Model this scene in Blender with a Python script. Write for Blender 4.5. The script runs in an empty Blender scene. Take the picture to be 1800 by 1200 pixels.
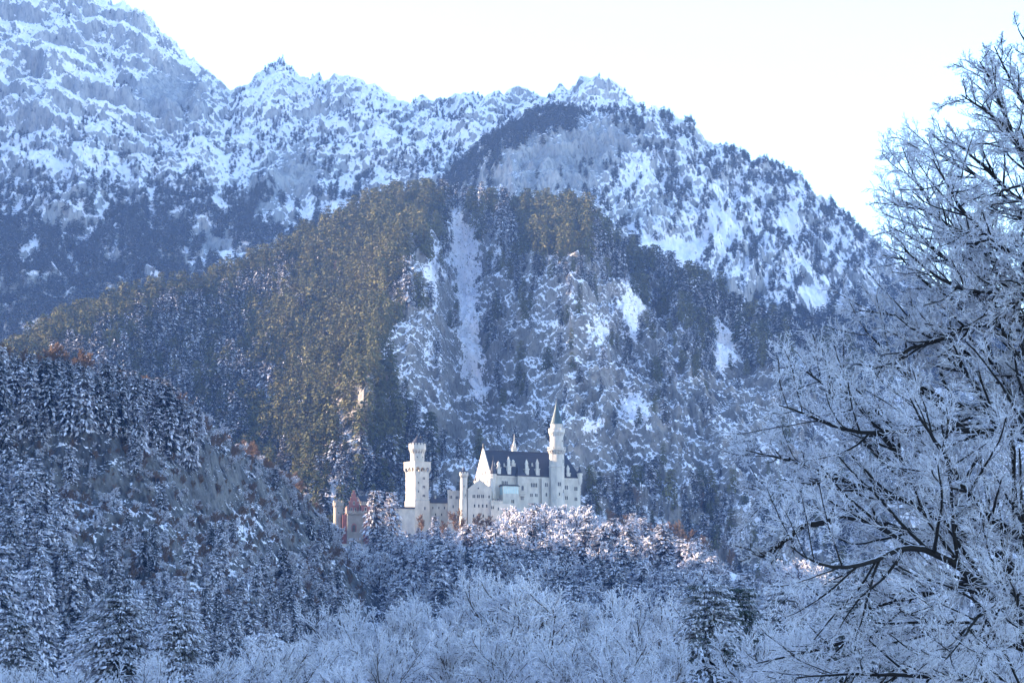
import bpy, math
import numpy as np
from math import sin, cos, tan, pi, radians

sc = bpy.context.scene
COL = sc.collection
rng = np.random.default_rng(11)

# ------------------------------------------------------------------ camera
PITCH = radians(8.4)
K = tan(radians(10)) / 900.0          # tangent per pixel of the 1800 px wide photograph
CAM = np.array([0.0, 0.0, 2.0])
cd = bpy.data.cameras.new('camera')
cam = bpy.data.objects.new('camera', cd)
COL.objects.link(cam)
cam.location = CAM
cam.rotation_euler = (pi / 2 + PITCH, 0, 0)
cd.sensor_width = 36
cd.lens = 18 / tan(radians(10))
cd.clip_start = 0.5
cd.clip_end = 30000
sc.camera = cam

# ------------------------------------------------------------------ sky, sun, exposure
SUN_EL, SUN_AZ = radians(13), radians(-75)       # azimuth from +Y towards +X
w = bpy.data.worlds.new('World')
sc.world = w
w.use_nodes = True
nt = w.node_tree
sky = nt.nodes.new('ShaderNodeTexSky')
sky.sky_type = 'NISHITA'
sky.sun_disc = False
sky.sun_elevation = SUN_EL
sky.sun_rotation = SUN_AZ
sky.air_density = 1.0
sky.dust_density = 0.3
sky.ozone_density = 2.25
nt.links.new(sky.outputs[0], nt.nodes['Background'].inputs[0])
nt.nodes['Background'].inputs[1].default_value = 0.11
ld = bpy.data.lights.new('sun', 'SUN')
ld.energy = 5.0
ld.angle = radians(0.5)
ld.color = (1.0, 0.77, 0.54)
sun = bpy.data.objects.new('sun', ld)
COL.objects.link(sun)
SD = np.array([sin(SUN_AZ) * cos(SUN_EL), cos(SUN_AZ) * cos(SUN_EL), sin(SUN_EL)])
sun.rotation_euler = (pi / 2 - SUN_EL, 0, pi - SUN_AZ)
sun.location = (-800, 400, 1500)
sc.view_settings.view_transform = 'Standard'
sc.view_settings.look = 'None'
sc.view_settings.gamma = 1
sc.view_settings.exposure = 2.76
sc.cycles.volume_bounces = 1
sc.cycles.max_bounces = 6
sc.cycles.diffuse_bounces = 3
sc.cycles.transparent_max_bounces = 8


# ------------------------------------------------------------------ helpers: pixels and noise
def P(px, py, Y):
    """World point on the vertical plane at depth Y that the photograph shows at (px, py)."""
    px, py, Y = np.broadcast_arrays(np.asarray(px, float), np.asarray(py, float), np.asarray(Y, float))
    dx, dy = (px - 900) * K, (600 - py) * K
    t = Y / (cos(PITCH) - sin(PITCH) * dy)
    return np.stack([dx * t, Y, CAM[2] + (sin(PITCH) + cos(PITCH) * dy) * t], -1)


def pix(p):
    x, y, z = p[..., 0], p[..., 1], p[..., 2] - CAM[2]
    f = y * cos(PITCH) + z * sin(PITCH)
    u = -y * sin(PITCH) + z * cos(PITCH)
    return 900 + x / f / K, 600 - u / f / K


def py_of(z, Y):
    return 600 - tan(math.atan2(z - CAM[2], Y) - PITCH) / K


def perlin(x, y, seed=0):
    xi = np.floor(x).astype(np.int64)
    yi = np.floor(y).astype(np.int64)
    xf, yf = x - xi, y - yi
    u = xf * xf * xf * (xf * (xf * 6 - 15) + 10)
    v = yf * yf * yf * (yf * (yf * 6 - 15) + 10)

    def g(ix, iy, dx, dy):
        h = (ix * 374761393 + iy * 668265263 + seed * 144665927) & 0xffffffff
        h = ((h ^ (h >> 13)) * 1274126177) & 0xffffffff
        a = (h ^ (h >> 16)) * (2 * pi / 4294967296.0)
        return np.cos(a) * dx + np.sin(a) * dy
    a = g(xi, yi, xf, yf)
    b = g(xi + 1, yi, xf - 1, yf)
    c = g(xi, yi + 1, xf, yf - 1)
    d = g(xi + 1, yi + 1, xf - 1, yf - 1)
    return 1.5 * ((a * (1 - u) + b * u) * (1 - v) + (c * (1 - u) + d * u) * v)


def fbm(x, y, octv=4, seed=0, gain=0.5):
    s, a = 0, 1.0
    for i in range(octv):
        s = s + a * perlin(x * 2 ** i, y * 2 ** i, seed + i * 17)
        a *= gain
    return s


def ridged(x, y, octv=4, seed=0, gain=0.5):
    s, a, t = 0, 1.0, 0
    for i in range(octv):
        s = s + a * (1 - 2 * np.abs(perlin(x * 2 ** i, y * 2 ** i, seed + i * 23)))
        t += a
        a *= gain
    return s / t


def inpoly(px, py, poly):
    poly = np.asarray(poly, float)
    r = np.zeros(px.shape, bool)
    j = len(poly) - 1
    for i in range(len(poly)):
        xi, yi = poly[i]
        xj, yj = poly[j]
        c = (yi > py) != (yj > py)
        r ^= c & (px < (xj - xi) * (py - yi) / (yj - yi + 1e-9) + xi)
        j = i
    return r


def smooth01(x, a, b):
    t = np.clip((x - a) / (b - a), 0, 1)
    return t * t * (3 - 2 * t)


# ------------------------------------------------------------------ helpers: meshes
def mesh_from(name, V, F, mats, midx=None, attrs=None, smooth=False):
    """F: (n,k) index array, or a list of such arrays."""
    me = bpy.data.meshes.new(name)
    Fs = F if isinstance(F, list) else [F]
    Fs = [np.asarray(f, np.int32) for f in Fs if len(f)]
    me.vertices.add(len(V))
    me.vertices.foreach_set('co', np.asarray(V, np.float32).ravel())
    loops = np.concatenate([f.ravel() for f in Fs])
    counts = np.concatenate([np.full(len(f), f.shape[1], np.int32) for f in Fs])
    me.loops.add(len(loops))
    me.loops.foreach_set('vertex_index', loops)
    me.polygons.add(len(counts))
    me.polygons.foreach_set('loop_start', np.concatenate([[0], np.cumsum(counts)[:-1]]).astype(np.int32))
    if midx is not None:
        me.polygons.foreach_set('material_index', np.asarray(midx, np.int32))
    if smooth:
        me.polygons.foreach_set('use_smooth', np.ones(len(counts), bool))
    for k, a in (attrs or {}).items():
        me.attributes.new(k, 'FLOAT', 'POINT').data.foreach_set('value', np.asarray(a, np.float32).ravel())
    for m in (mats if isinstance(mats, (list, tuple)) else [mats]):
        me.materials.append(m)
    me.update()
    return me


def link(name, me, parent=None, loc=None, rz=0.0, s=None):
    o = bpy.data.objects.new(name, me)
    COL.objects.link(o)
    if parent is not None:
        o.parent = parent
    if loc is not None:
        o.location = [float(v) for v in loc]
    if rz:
        o.rotation_euler = (0, 0, float(rz))
    if s is not None:
        o.scale = (float(s),) * 3 if np.isscalar(s) else [float(v) for v in s]
    return o


def tag(o, label=None, cat=None, group=None, kind=None):
    if label:
        o['label'] = label
    if cat:
        o['category'] = cat
    if group:
        o['group'] = group
    if kind:
        o['kind'] = kind
    return o


# ------------------------------------------------------------------ materials
def new_mat(name, rough=0.8, spec=0.3):
    m = bpy.data.materials.new(name)
    m.use_nodes = True
    b = m.node_tree.nodes['Principled BSDF']
    b.inputs['Roughness'].default_value = rough
    b.inputs['Specular IOR Level'].default_value = spec
    return m, m.node_tree, b


def N(nt, typ, **kw):
    n = nt.nodes.new(typ)
    for k, v in kw.items():
        if k in ('operation', 'data_type', 'blend_type', 'attribute_name', 'attribute_type', 'noise_dimensions', 'feature', 'offset', 'squash'):
            setattr(n, k, v)
        else:
            n.inputs[k].default_value = v
    return n


def mixc(nt, fac, a, b):
    n = nt.nodes.new('ShaderNodeMix')
    n.data_type = 'RGBA'
    for i, v in ((0, fac), (6, a), (7, b)):
        if hasattr(v, 'is_linked'):
            nt.links.new(v, n.inputs[i])
        else:
            n.inputs[i].default_value = v if i == 0 else (*v, 1)
    return n.outputs[2]


def math_(nt, op, a, b=None, clamp=False):
    n = nt.nodes.new('ShaderNodeMath')
    n.operation = op
    n.use_clamp = clamp
    for i, v in ((0, a), (1, b)):
        if v is None:
            continue
        if hasattr(v, 'is_linked'):
            nt.links.new(v, n.inputs[i])
        else:
            n.inputs[i].default_value = v
    return n.outputs[0]


def attr(nt, name):
    n = nt.nodes.new('ShaderNodeAttribute')
    n.attribute_name = name
    return n.outputs['Fac']


def noise(nt, scale, detail=4, rough=0.6, stretch=None, vec='pos'):
    n = nt.nodes.new('ShaderNodeTexNoise')
    n.inputs['Scale'].default_value = scale
    n.inputs['Detail'].default_value = detail
    n.inputs['Roughness'].default_value = rough
    if vec == 'pos':
        v = nt.nodes.new('ShaderNodeNewGeometry').outputs['Position']
    else:
        v = nt.nodes.new('ShaderNodeTexCoord').outputs['Object']
    if stretch:
        mp = nt.nodes.new('ShaderNodeMapping')
        mp.inputs['Scale'].default_value = stretch
        nt.links.new(v, mp.inputs['Vector'])
        v = mp.outputs[0]
    nt.links.new(v, n.inputs['Vector'])
    return n.outputs['Fac']


def ramp(nt, x, a, b):
    n = nt.nodes.new('ShaderNodeMapRange')
    n.interpolation_type = 'SMOOTHSTEP'
    nt.links.new(x, n.inputs[0])
    n.inputs[1].default_value = a
    n.inputs[2].default_value = b
    return n.outputs[0]


SNOW = (0.86, 0.81, 0.86)
FROST = (0.62, 0.60, 0.66)


def rock_mat(name, c1, c2, size, speck=0.5, stretch=(1, 1, 2.2), grain=0.8):
    """Rock with snow lying where the 'snow' attribute and a finer noise let it."""
    m, t, b = new_mat(name, 0.85, 0.2)
    rockc = mixc(t, ramp(t, noise(t, 1 / (size * 6), 5, 0.65, (1, 1, grain)), 0.35, 0.65), c1, c2)
    dark = ramp(t, noise(t, 1 / size, 5, 0.7, (1, 1, grain)), 0.30, 0.55)
    rockc = mixc(t, math_(t, 'MULTIPLY', dark, 1.0), tuple(v * 0.55 for v in c1), rockc)
    n1 = noise(t, 1 / size, 6, 0.72, stretch)
    f = math_(t, 'ADD', attr(t, 'snow'), math_(t, 'MULTIPLY', math_(t, 'SUBTRACT', n1, 0.5), speck * 2))
    fac = ramp(t, f, 0.44, 0.56)
    c = mixc(t, fac, rockc, SNOW)
    t.links.new(c, b.inputs['Base Color'])
    bp = t.nodes.new('ShaderNodeBump')
    bp.inputs['Strength'].default_value = 0.7
    bp.inputs['Distance'].default_value = size * 0.5
    t.links.new(noise(t, 1.2 / size, 6, 0.7, (1, 1, 1.2)), bp.inputs['Height'])
    t.links.new(bp.outputs[0], b.inputs['Normal'])
    return m


def leaf_mat(name, base, base2, amount, frost=FROST):
    """Needles or twigs; the 'frost' attribute says how rimed each clump is, AMOUNT how much of it shows."""
    m, t, b = new_mat(name, 0.8, 0.15)
    rnd = t.nodes.new('ShaderNodeObjectInfo').outputs['Random']
    c0 = mixc(t, rnd, base, base2)
    f = math_(t, 'ADD', attr(t, 'frost'), math_(t, 'MULTIPLY', math_(t, 'SUBTRACT', rnd, 0.5), 0.35))
    f = math_(t, 'ADD', f, amount - 0.5)
    f = ramp(t, f, 0.12, 0.92)
    t.links.new(mixc(t, f, c0, frost), b.inputs['Base Color'])
    return m


def bark_mat(name, col, snow_thr=0.55, rime=FROST):
    """Dark bark with rime: on twigs by the 'frost' attribute, on limbs along their upper side."""
    m, t, b = new_mat(name, 0.85, 0.2)
    g = t.nodes.new('ShaderNodeNewGeometry')
    sx = t.nodes.new('ShaderNodeSeparateXYZ')
    t.links.new(g.outputs['Normal'], sx.inputs[0])
    top = math_(t, 'ADD', sx.outputs[2], math_(t, 'MULTIPLY', math_(t, 'SUBTRACT', noise(t, 3.0, 4), 0.5), 1.1))
    top = ramp(t, top, snow_thr, snow_thr + 0.3)
    f = math_(t, 'MAXIMUM', top, ramp(t, attr(t, 'frost'), 0.3, 0.8))
    c = mixc(t, noise(t, 8.0, 3), tuple(v * 0.6 for v in col), col)
    t.links.new(mixc(t, f, c, rime), b.inputs['Base Color'])
    return m


def plain_mat(name, c1, c2=None, scale=0.5, rough=0.8, stretch=None, spec=0.3, bump=0.0):
    m, t, b = new_mat(name, rough, spec)
    c2 = c2 or tuple(v * 0.8 for v in c1)
    n = noise(t, scale, 5, 0.65, stretch, 'obj')
    t.links.new(mixc(t, ramp(t, n, 0.35, 0.68), c2, c1), b.inputs['Base Color'])
    if bump:
        bp = t.nodes.new('ShaderNodeBump')
        bp.inputs['Strength'].default_value = bump
        bp.inputs['Distance'].default_value = 0.1
        t.links.new(noise(t, scale * 6, 4, 0.6, None, 'obj'), bp.inputs['Height'])
        t.links.new(bp.outputs[0], b.inputs['Normal'])
    return m


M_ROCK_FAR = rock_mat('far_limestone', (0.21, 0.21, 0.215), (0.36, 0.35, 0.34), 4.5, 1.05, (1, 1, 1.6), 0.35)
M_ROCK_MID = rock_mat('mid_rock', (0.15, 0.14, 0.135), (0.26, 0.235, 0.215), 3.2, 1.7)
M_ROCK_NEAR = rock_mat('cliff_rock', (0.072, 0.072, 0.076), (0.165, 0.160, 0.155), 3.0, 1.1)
M_GROUND = rock_mat('snowy_ground', (0.16, 0.13, 0.10), (0.12, 0.11, 0.09), 3, 0.4)
M_FAR = leaf_mat('far_needles', (0.018, 0.024, 0.022), (0.030, 0.036, 0.028), -0.15)
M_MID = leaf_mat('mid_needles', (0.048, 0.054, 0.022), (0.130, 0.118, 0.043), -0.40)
M_SNOWY = leaf_mat('snowy_needles', (0.022, 0.026, 0.022), (0.04, 0.040, 0.03), 0.36)
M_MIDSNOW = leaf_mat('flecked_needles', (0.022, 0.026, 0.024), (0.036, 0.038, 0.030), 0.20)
M_RIMED = leaf_mat('rimed_needles', (0.030, 0.034, 0.030), (0.045, 0.048, 0.038), 0.54)
M_DARKFIR = leaf_mat('dark_needles', (0.035, 0.050, 0.040), (0.05, 0.06, 0.05), 0.36)
M_TWIG = bark_mat('rimed_twigs', (0.09, 0.07, 0.06), 0.55, (0.68, 0.665, 0.72))
M_BROWN = leaf_mat('bare_brown_twigs', (0.15, 0.105, 0.078), (0.20, 0.13, 0.09), 0.05)
M_LIMB = bark_mat('dark_limbs', (0.022, 0.020, 0.020), 0.72)
M_TRUNK = plain_mat('trunk_bark', (0.06, 0.05, 0.04), (0.03, 0.026, 0.022), 2.0, 0.9)


# ------------------------------------------------------------------ terrain sheets
class Sheet:
    pass


def grid_faces(nv, nu):
    i = np.arange(nv - 1)[:, None] * nu + np.arange(nu - 1)[None, :]
    i = i.ravel()
    return np.stack([i, i + nu, i + nu + 1, i + 1], 1)


def normals_of(p):
    du = np.gradient(p, axis=1)
    dv = np.gradient(p, axis=0)
    n = np.cross(dv, du)
    n /= np.linalg.norm(n, axis=-1, keepdims=True) + 1e-9
    n[n[..., 2] < 0] *= -1
    return n


def sheet(name, rows, vs, nu, nv, x0, x1, disp, snow_fn, mat, smooth_v=7):
    """Lofts a hillside through polylines of (px, py, Y), rows from behind the crest down to the foot."""
    U = np.linspace(x0, x1, nu)
    R = []
    for r in rows:
        r = np.array(sorted(r), float)
        R.append(np.stack([np.interp(U, r[:, 0], r[:, 1]), np.interp(U, r[:, 0], r[:, 2])], -1))
    R = np.array(R)
    v = np.linspace(0, 1, nv)
    vs = np.asarray(vs, float)
    k = np.clip(np.searchsorted(vs, v, side='right') - 1, 0, len(vs) - 2)
    t = ((v - vs[k]) / (vs[k + 1] - vs[k]))[:, None, None]
    base = P(np.broadcast_to(U, (len(rows), nu)), R[..., 0], R[..., 1])
    p = base[k] * (1 - t) + base[k + 1] * t
    if smooth_v > 1:
        h = smooth_v // 2
        q = np.concatenate([np.repeat(p[:1], h, 0), p, np.repeat(p[-1:], h, 0)], 0)
        cs = np.cumsum(np.concatenate([np.zeros_like(q[:1]), q], 0), 0)
        ps = (cs[smooth_v:] - cs[:-smooth_v]) / smooth_v
        keep = np.clip(np.abs(v - vs[1]) / 0.03, 0, 1)[:, None, None]      # the crest itself stays sharp
        p = p * (1 - keep) + ps * keep
    S = Sheet()
    S.v = np.broadcast_to(v[:, None], (nv, nu))
    S.u = np.broadcast_to(U[None, :], (nv, nu))
    S.vc = vs[1]
    step = np.linalg.norm(np.diff(p, axis=0, prepend=p[:1]), axis=-1)
    S.s = np.cumsum(step, 0)
    S.p = p
    S.px, S.py = pix(p)
    dn, dy, dz = disp(S)
    p = p + dn[..., None] * np.array([0, -0.74, 0.67])
    p[..., 1] += dy
    p[..., 2] += dz
    S.p = p
    S.n = normals_of(p)
    S.px, S.py = pix(p)
    sn = snow_fn(S)
    S.snow = sn
    me = mesh_from(name, p.reshape(-1, 3), grid_faces(nv, nu), mat, attrs={'snow': sn}, smooth=True)
    S.o = tag(link(name, me), kind='structure')
    return S


def by_rank(score, frac, gain, S=None):
    """0.5 at the score above which FRAC of the surface lies."""
    q = score if S is None else score[(S.v > S.vc) & (S.px > -50) & (S.px < 1850) & (S.py < 1150)]
    return 0.5 + (score - np.quantile(q, 1 - frac)) * gain


def foot(xs, z, Y):
    return [(x, py_of(z, Y), Y) for x in xs]


ALLX = (-700, 900, 2500)

# far massif: the long snowy crest
crestA = [(-700, -230), (-300, -140), (-60, -75), (60, -38), (150, -8), (190, 4), (225, 16), (250, 23), (262, 38), (283, 62), (300, 76), (318, 95), (345, 117), (365, 139),
          (386, 160), (396, 174), (409, 181), (414, 176), (430, 160), (441, 157), (452, 142), (472, 127), (487, 122), (499, 115), (509, 127), (519, 141), (538, 149),
          (556, 142), (564, 141), (574, 155), (586, 154), (592, 147), (611, 149), (618, 156), (640, 153), (649, 161), (668, 166), (682, 176), (694, 179), (702, 186), (721, 191), (746, 193),
          (770, 199), (798, 192), (812, 187), (832, 192), (843, 200), (852, 194), (872, 193), (886, 200), (902, 197), (925, 189), (952, 187), (975, 178), (986, 175), (1000, 186), (1012, 183), (1022, 170), (1040, 164), (1060, 165),
          (1078, 168), (1092, 176), (1105, 188), (1125, 215), (1170, 262), (1300, 350), (1600, 560), (2000, 700), (2500, 800)]
crestA = [(x, y, 4350 - 0.25 * (x + 200)) for x, y in crestA]


def dispA(S):
    X, s, p = S.p[..., 0], S.s, S.p
    d = np.abs(S.v - S.vc)
    fade = np.clip(d / 0.05, 0.22, 1)
    wx = X + 60 * fbm(X / 260, s / 400, 3, 5)
    ribs = ridged(wx / 210, s / 900, 3, 31)
    mid = ridged(wx / 85 + s / 300, s / 220, 4, 41)
    fine = ridged(X / 34 + s / 160, s / 48, 4, 51)
    strata = np.sin((p[..., 2] + 0.34 * X + 26 * fbm(X / 170, s / 170, 3, 8)) / 8.2)
    left = 1 - smooth01(S.px, 330, 430)
    dn = fade * (38 * ribs + 24 * mid + 9 * fine + strata * (2.5 + 5.5 * left * (1 - smooth01(S.py, 230, 330))))
    # the big slabs
    slab = np.exp(-(((S.px - 295) / 62) ** 2 + ((S.py - 165) / 36) ** 2))
    dn = dn * (1 - 0.75 * slab) + fade * 7 * ridged((X + 0.15 * s) / 17, s / 140, 3, 57)
    dz = np.exp(-(d / 0.02) ** 2) * (11 * ridged(X / 45, X * 0, 5, 77, 0.62) + 6 * fbm(X / 14, X * 0, 4, 78, 0.7) - 6)
    return dn, 0 * X, dz


def snowA(S):
    X, s = S.p[..., 0], S.s
    sc_ = S.n[..., 2] + 0.16 * fbm(X / 55, s / 90, 4, 61) + 0.10 * (1 - smooth01(S.py, 100, 420)) * 0
    slab = np.exp(-(((S.px - 295) / 55) ** 2 + ((S.py - 168) / 34) ** 2)) + 0.8 * np.exp(-(((S.px - 520) / 38) ** 2 + ((S.py - 300) / 34) ** 2)) + 0.8 * np.exp(-(((S.px - 370) / 34) ** 2 + ((S.py - 425) / 20) ** 2)) + 0.7 * np.exp(-(((S.px - 455) / 30) ** 2 + ((S.py - 345) / 30) ** 2))
    return by_rank(sc_ - 0.95 * slab, 0.74, 1.7, S)


A = sheet('mountain', [foot(ALLX, 0, 6200), crestA, [(-700, -160, 3750), (-400, -150, 3750), (-150, 60, 3920), (0, 165, 3900), (400, 300, 3820), (700, 290, 3780), (1000, 260, 3750), (2500, 700, 3700)],
                       [(-700, -70, 3350), (-380, -60, 3350), (-80, 300, 3450), (0, 430, 3450), (500, 430, 3430), (1000, 420, 3400), (2500, 800, 3300)],  # left of the view the slope is raised to shade the rock mountain
                       [(-700, 300, 2950), (-380, 300, 2950), (-60, 620, 3050), (1000, 640, 3050), (2500, 900, 3000)], foot(ALLX, -6, 2750)],
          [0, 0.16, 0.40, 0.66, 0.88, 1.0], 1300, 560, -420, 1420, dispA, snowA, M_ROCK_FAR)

# the rounded rock mountain in front of it
crestB = [(-700, 900), (600, 640), (700, 470), (740, 385), (765, 347), (800, 305), (830, 275), (860, 250), (900, 228), (950, 208), (985, 200), (1005, 198), (1040, 200), (1075, 203), (1100, 203), (1118, 196), (1132, 192), (1150, 191),
          (1163, 203), (1180, 211), (1200, 213), (1216, 226), (1232, 240), (1240, 252), (1262, 258), (1290, 272), (1310, 288), (1340, 292), (1360, 302), (1388, 318), (1408, 330), (1422, 350), (1450, 378),
          (1480, 398), (1502, 417), (1520, 437), (1545, 452), (1562, 464), (1590, 492), (1620, 522), (1660, 552), (1700, 584), (1760, 606), (1820, 645), (1900, 705), (2100, 800), (2500, 900)]
crestB = [(x, y + (12 if x < 1125 else 8), 3350 - 0.12 * abs(x - 1100)) for x, y in crestB]


def dispB(S):
    X, s, p = S.p[..., 0], S.s, S.p
    d = np.abs(S.v - S.vc)
    fade = np.clip(d / 0.05, 0.2, 1)
    wx = X + 40 * fbm(X / 200, s / 300, 3, 105) - 0.22 * s * smooth01(S.px, 1150, 1400)
    ribs = ridged(wx / 170, s / 900, 3, 131)
    mid = ridged(wx / 62 + s / 500, s / 190, 4, 141)
    fine = ridged(X / 26, s / 48, 4, 151)
    dn = fade * (32 * ribs + 17 * mid + 7 * fine + 7 * ridged((X - 0.1 * s) / 15, s / 130, 3, 157) + 2.5 * np.sin((p[..., 2] + 0.1 * X + 20 * fbm(X / 120, s / 120, 3, 9)) / 6))
    dz = np.exp(-(d / 0.03) ** 2) * (7 * ridged(X / 38, X * 0, 4, 177) + 3 * fbm(X / 10, X * 0, 3, 178))
    return dn, 0 * X, dz


def snowB(S):
    X, s = S.p[..., 0], S.s
    sc_ = S.n[..., 2] + 0.15 * fbm(X / 45, s / 75, 4, 161)
    q = np.zeros_like(sc_)
    for cx, cy, rx, ry, a in ((950, 300, 95, 70, -0.30), (1050, 260, 60, 60, -0.22), (1120, 230, 60, 30, -0.15), (1220, 520, 200, 28, -0.05), (1150, 370, 50, 30, -0.12), (1180, 440, 70, 26, 0.3), (1265, 405, 40, 34, 0.22),
                              (1430, 530, 26, 40, 0.25), (1300, 350, 40, 40, 0.08), (1110, 300, 30, 40, 0.15), (1395, 380, 14, 60, 0.2), (1545, 520, 60, 60, -0.1)):
        q += a * np.exp(-(((S.px - cx) / rx) ** 2 + ((S.py - cy) / ry) ** 2))
    return by_rank(sc_ + 1.7 * np.where(q < 0, q, 0.7 * q), 0.66, 1.7, S)


B = sheet('mountain', [foot(ALLX, 0, 4300), crestB, [(-700, 1000, 3100), (700, 560, 3050), (900, 330, 3120), (1100, 330, 3150), (1300, 380, 3120), (1500, 480, 3050), (1700, 620, 2980), (2500, 950, 2900)],
                       [(-700, 1000, 2850), (700, 640, 2800), (900, 430, 2830), (1100, 480, 2830), (1300, 540, 2800), (1500, 640, 2760), (2500, 1000, 2750)],
                       [(-700, 1050, 2640), (900, 640, 2620), (1200, 700, 2620), (1500, 780, 2620), (2500, 1050, 2600)], foot(ALLX, -6, 2450)],
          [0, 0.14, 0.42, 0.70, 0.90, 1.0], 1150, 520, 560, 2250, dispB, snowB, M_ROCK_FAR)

# middle mountain: forested spur, couloir, rock buttress
crestC = [(-700, 800), (-200, 700), (-50, 665), (40, 640), (58, 618), (90, 598), (150, 570), (200, 556), (215, 548), (300, 530), (370, 515), (420, 490), (450, 476), (500, 452), (540, 432), (600, 402), (650, 376),
          (700, 362), (745, 360), (780, 366), (830, 368), (870, 376), (920, 386), (960, 396), (1000, 408), (1040, 418), (1080, 441), (1120, 471), (1160, 496), (1200, 521), (1240, 548), (1300, 588), (1350, 600),
          (1400, 614), (1440, 624), (1500, 665), (1600, 715), (1700, 755), (1850, 810), (2100, 880), (2500, 960)]
crestC = [(x, y, float(np.interp(x, (-700, 0, 740, 1100, 1500, 2500), (2150, 2260, 2460, 2400, 2300, 2200)))) for x, y in crestC]
GUL_Y = (360, 480, 560, 640, 720, 800, 900)
GUL_X = (803, 815, 826, 832, 842, 822, 800)


def dispC(S):
    X, s, p = S.p[..., 0], S.s, S.p
    d = S.v - S.vc
    fade = np.clip(np.abs(d) / 0.10, 0.05, 1)
    gx = np.interp(S.py, GUL_Y, GUL_X)
    q = (S.px - gx)
    dy = 34 * np.exp(-(q / 42) ** 2) * smooth01(d, 0.0, 0.12) * (1 - smooth01(S.py, 780, 880))
    sx = np.interp(S.py, (350, 480, 600, 700, 900), (745, 705, 650, 625, 600))
    e = S.px - sx
    dy -= 25 * np.exp(-np.where(e < 0, e / 110, e / 60) ** 2) * smooth01(d, 0, 0.2)
    # lower spur on the left catches the sun again
    dy -= 40 * np.exp(-((S.px - 150) / 110) ** 2) * smooth01(d, 0, 0.2)
    bx = np.interp(S.py, (430, 520, 650, 850), (1010, 1000, 985, 960))
    dy -= 50 * np.exp(-((S.px - bx) / 80) ** 2) * smooth01(d, 0.05, 0.25)
    rocky = smooth01(S.px + 40 * fbm(S.px / 60, S.py / 60, 3, 3), 600, 760)
    wx = X + 22 * fbm(X / 90, s / 130, 3, 205)
    ribs = ridged(wx / 95, s / 420, 3, 231)
    mid = ridged(wx / 38 + s / 200, s / 95, 4, 241)
    fine = ridged(X / 14, s / 22, 4, 251)
    ph = p[..., 2] + 0.22 * X + 16 * fbm(X / 60, s / 60, 3, 12)
    ledge = np.sin(ph / 5.0) * (0.7 + 0.6 * fbm(X / 50, s / 50, 2, 14)) + 0.45 * np.sin((ph - 0.5 * X + 6 * fbm(X / 20, s / 20, 3, 15)) / 1.9)
    dn = fade * ((8 + 18 * rocky) * ribs + (5 + 12 * rocky) * mid + (1.5 + 6.5 * rocky) * fine + 2.6 * rocky * ledge)
    return dn, dy, 0 * X


COULOIRS = [[(790, 375), (812, 375), (818, 430), (836, 480), (846, 540), (838, 570), (850, 620), (852, 700), (838, 712), (815, 650), (808, 600), (812, 560), (798, 500), (792, 440)],
            [(822, 386), (842, 386), (846, 440), (838, 480), (826, 450)], [(750, 438), (770, 430), (772, 500), (764, 545), (750, 520)], [(866, 430), (880, 430), (876, 476), (862, 480)],
            [(1092, 478), (1112, 478), (1126, 560), (1118, 620), (1100, 590)], [(1250, 560), (1270, 560), (1300, 630), (1285, 655), (1255, 625)], [(1040, 560), (1064, 560), (1066, 600), (1044, 606)],
            [(1095, 690), (1130, 690), (1146, 745), (1120, 750), (1100, 730)], [(1026, 730), (1050, 720), (1050, 760), (1030, 765)], [(1355, 600), (1420, 612), (1440, 660), (1400, 640)]]


def couloir(px, py):
    wx = px + 13 * fbm(px / 26, py / 26, 5, 301, 0.65)
    wy = py + 18 * fbm(px / 26, py / 26, 5, 302, 0.65)
    r = np.zeros(px.shape)
    for k, (ax, ay) in enumerate(((-5, -8), (5, 6), (0, 0), (-4, 9), (4, -9), (8, 0), (-8, 0))):
        q = np.zeros(px.shape, bool)
        jx, jy = ax + 6 * fbm(px / 7, py / 7, 3, 310 + k), ay + 6 * fbm(px / 7, py / 7, 3, 330 + k)
        for c in COULOIRS:
            q |= inpoly(wx + jx, wy + jy, c)
        r = r + q / 7.0
    return r


def snowC(S):
    X, s = S.p[..., 0], S.s
    sc_ = S.n[..., 2] + 0.20 * fbm(X / 22, s / 34, 4, 261)
    q = np.zeros_like(sc_)
    for cx, cy, rx, ry, a in ((1180, 760, 200, 90, -0.10), (1330, 700, 100, 80, -0.14), (860, 790, 90, 50, -0.12), (1080, 560, 160, 70, 0.06), (700, 620, 90, 60, 0.06), (980, 650, 90, 50, 0.03), (620, 690, 50, 60, -0.6), (400, 620, 180, 70, 0.05)):
        q += a * np.exp(-(((S.px - cx) / rx) ** 2 + ((S.py - cy) / ry) ** 2))
    r = by_rank(sc_ + q, 0.70, 1.4, S)
    m = smooth01(couloir(S.px, S.py), 0.05, 0.7)
    return r * (1 - m) + m * np.maximum(0.80, r)


C = sheet('mountain', [foot(ALLX, 0, 2750), crestC, [(-700, 900, 1950), (60, 700, 2120), (300, 640, 2210), (450, 590, 2250), (600, 545, 2210), (720, 515, 2120), (760, 515, 2150), (820, 520, 2290), (900, 530, 2270), (1000, 535, 2190), (1300, 690, 2160), (1500, 760, 2100), (2500, 1050, 2000)],
                       [(-700, 1000, 1800), (60, 860, 1900), (300, 800, 1990), (450, 770, 2020), (560, 740, 1960), (655, 705, 1890), (720, 710, 1960), (830, 720, 2060), (900, 730, 2050), (1000, 740, 1980), (1200, 760, 1990), (1500, 880, 1960), (2500, 1100, 1900)],
                       [(-700, 1100, 1720), (600, 905, 1820), (900, 890, 1840), (1200, 900, 1850), (1500, 980, 1820), (2500, 1150, 1780)], foot(ALLX, -6, 1690)],
          [0, 0.12, 0.46, 0.76, 0.93, 1.0], 1300, 640, -330, 1980, dispC, snowC, M_ROCK_MID)

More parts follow.
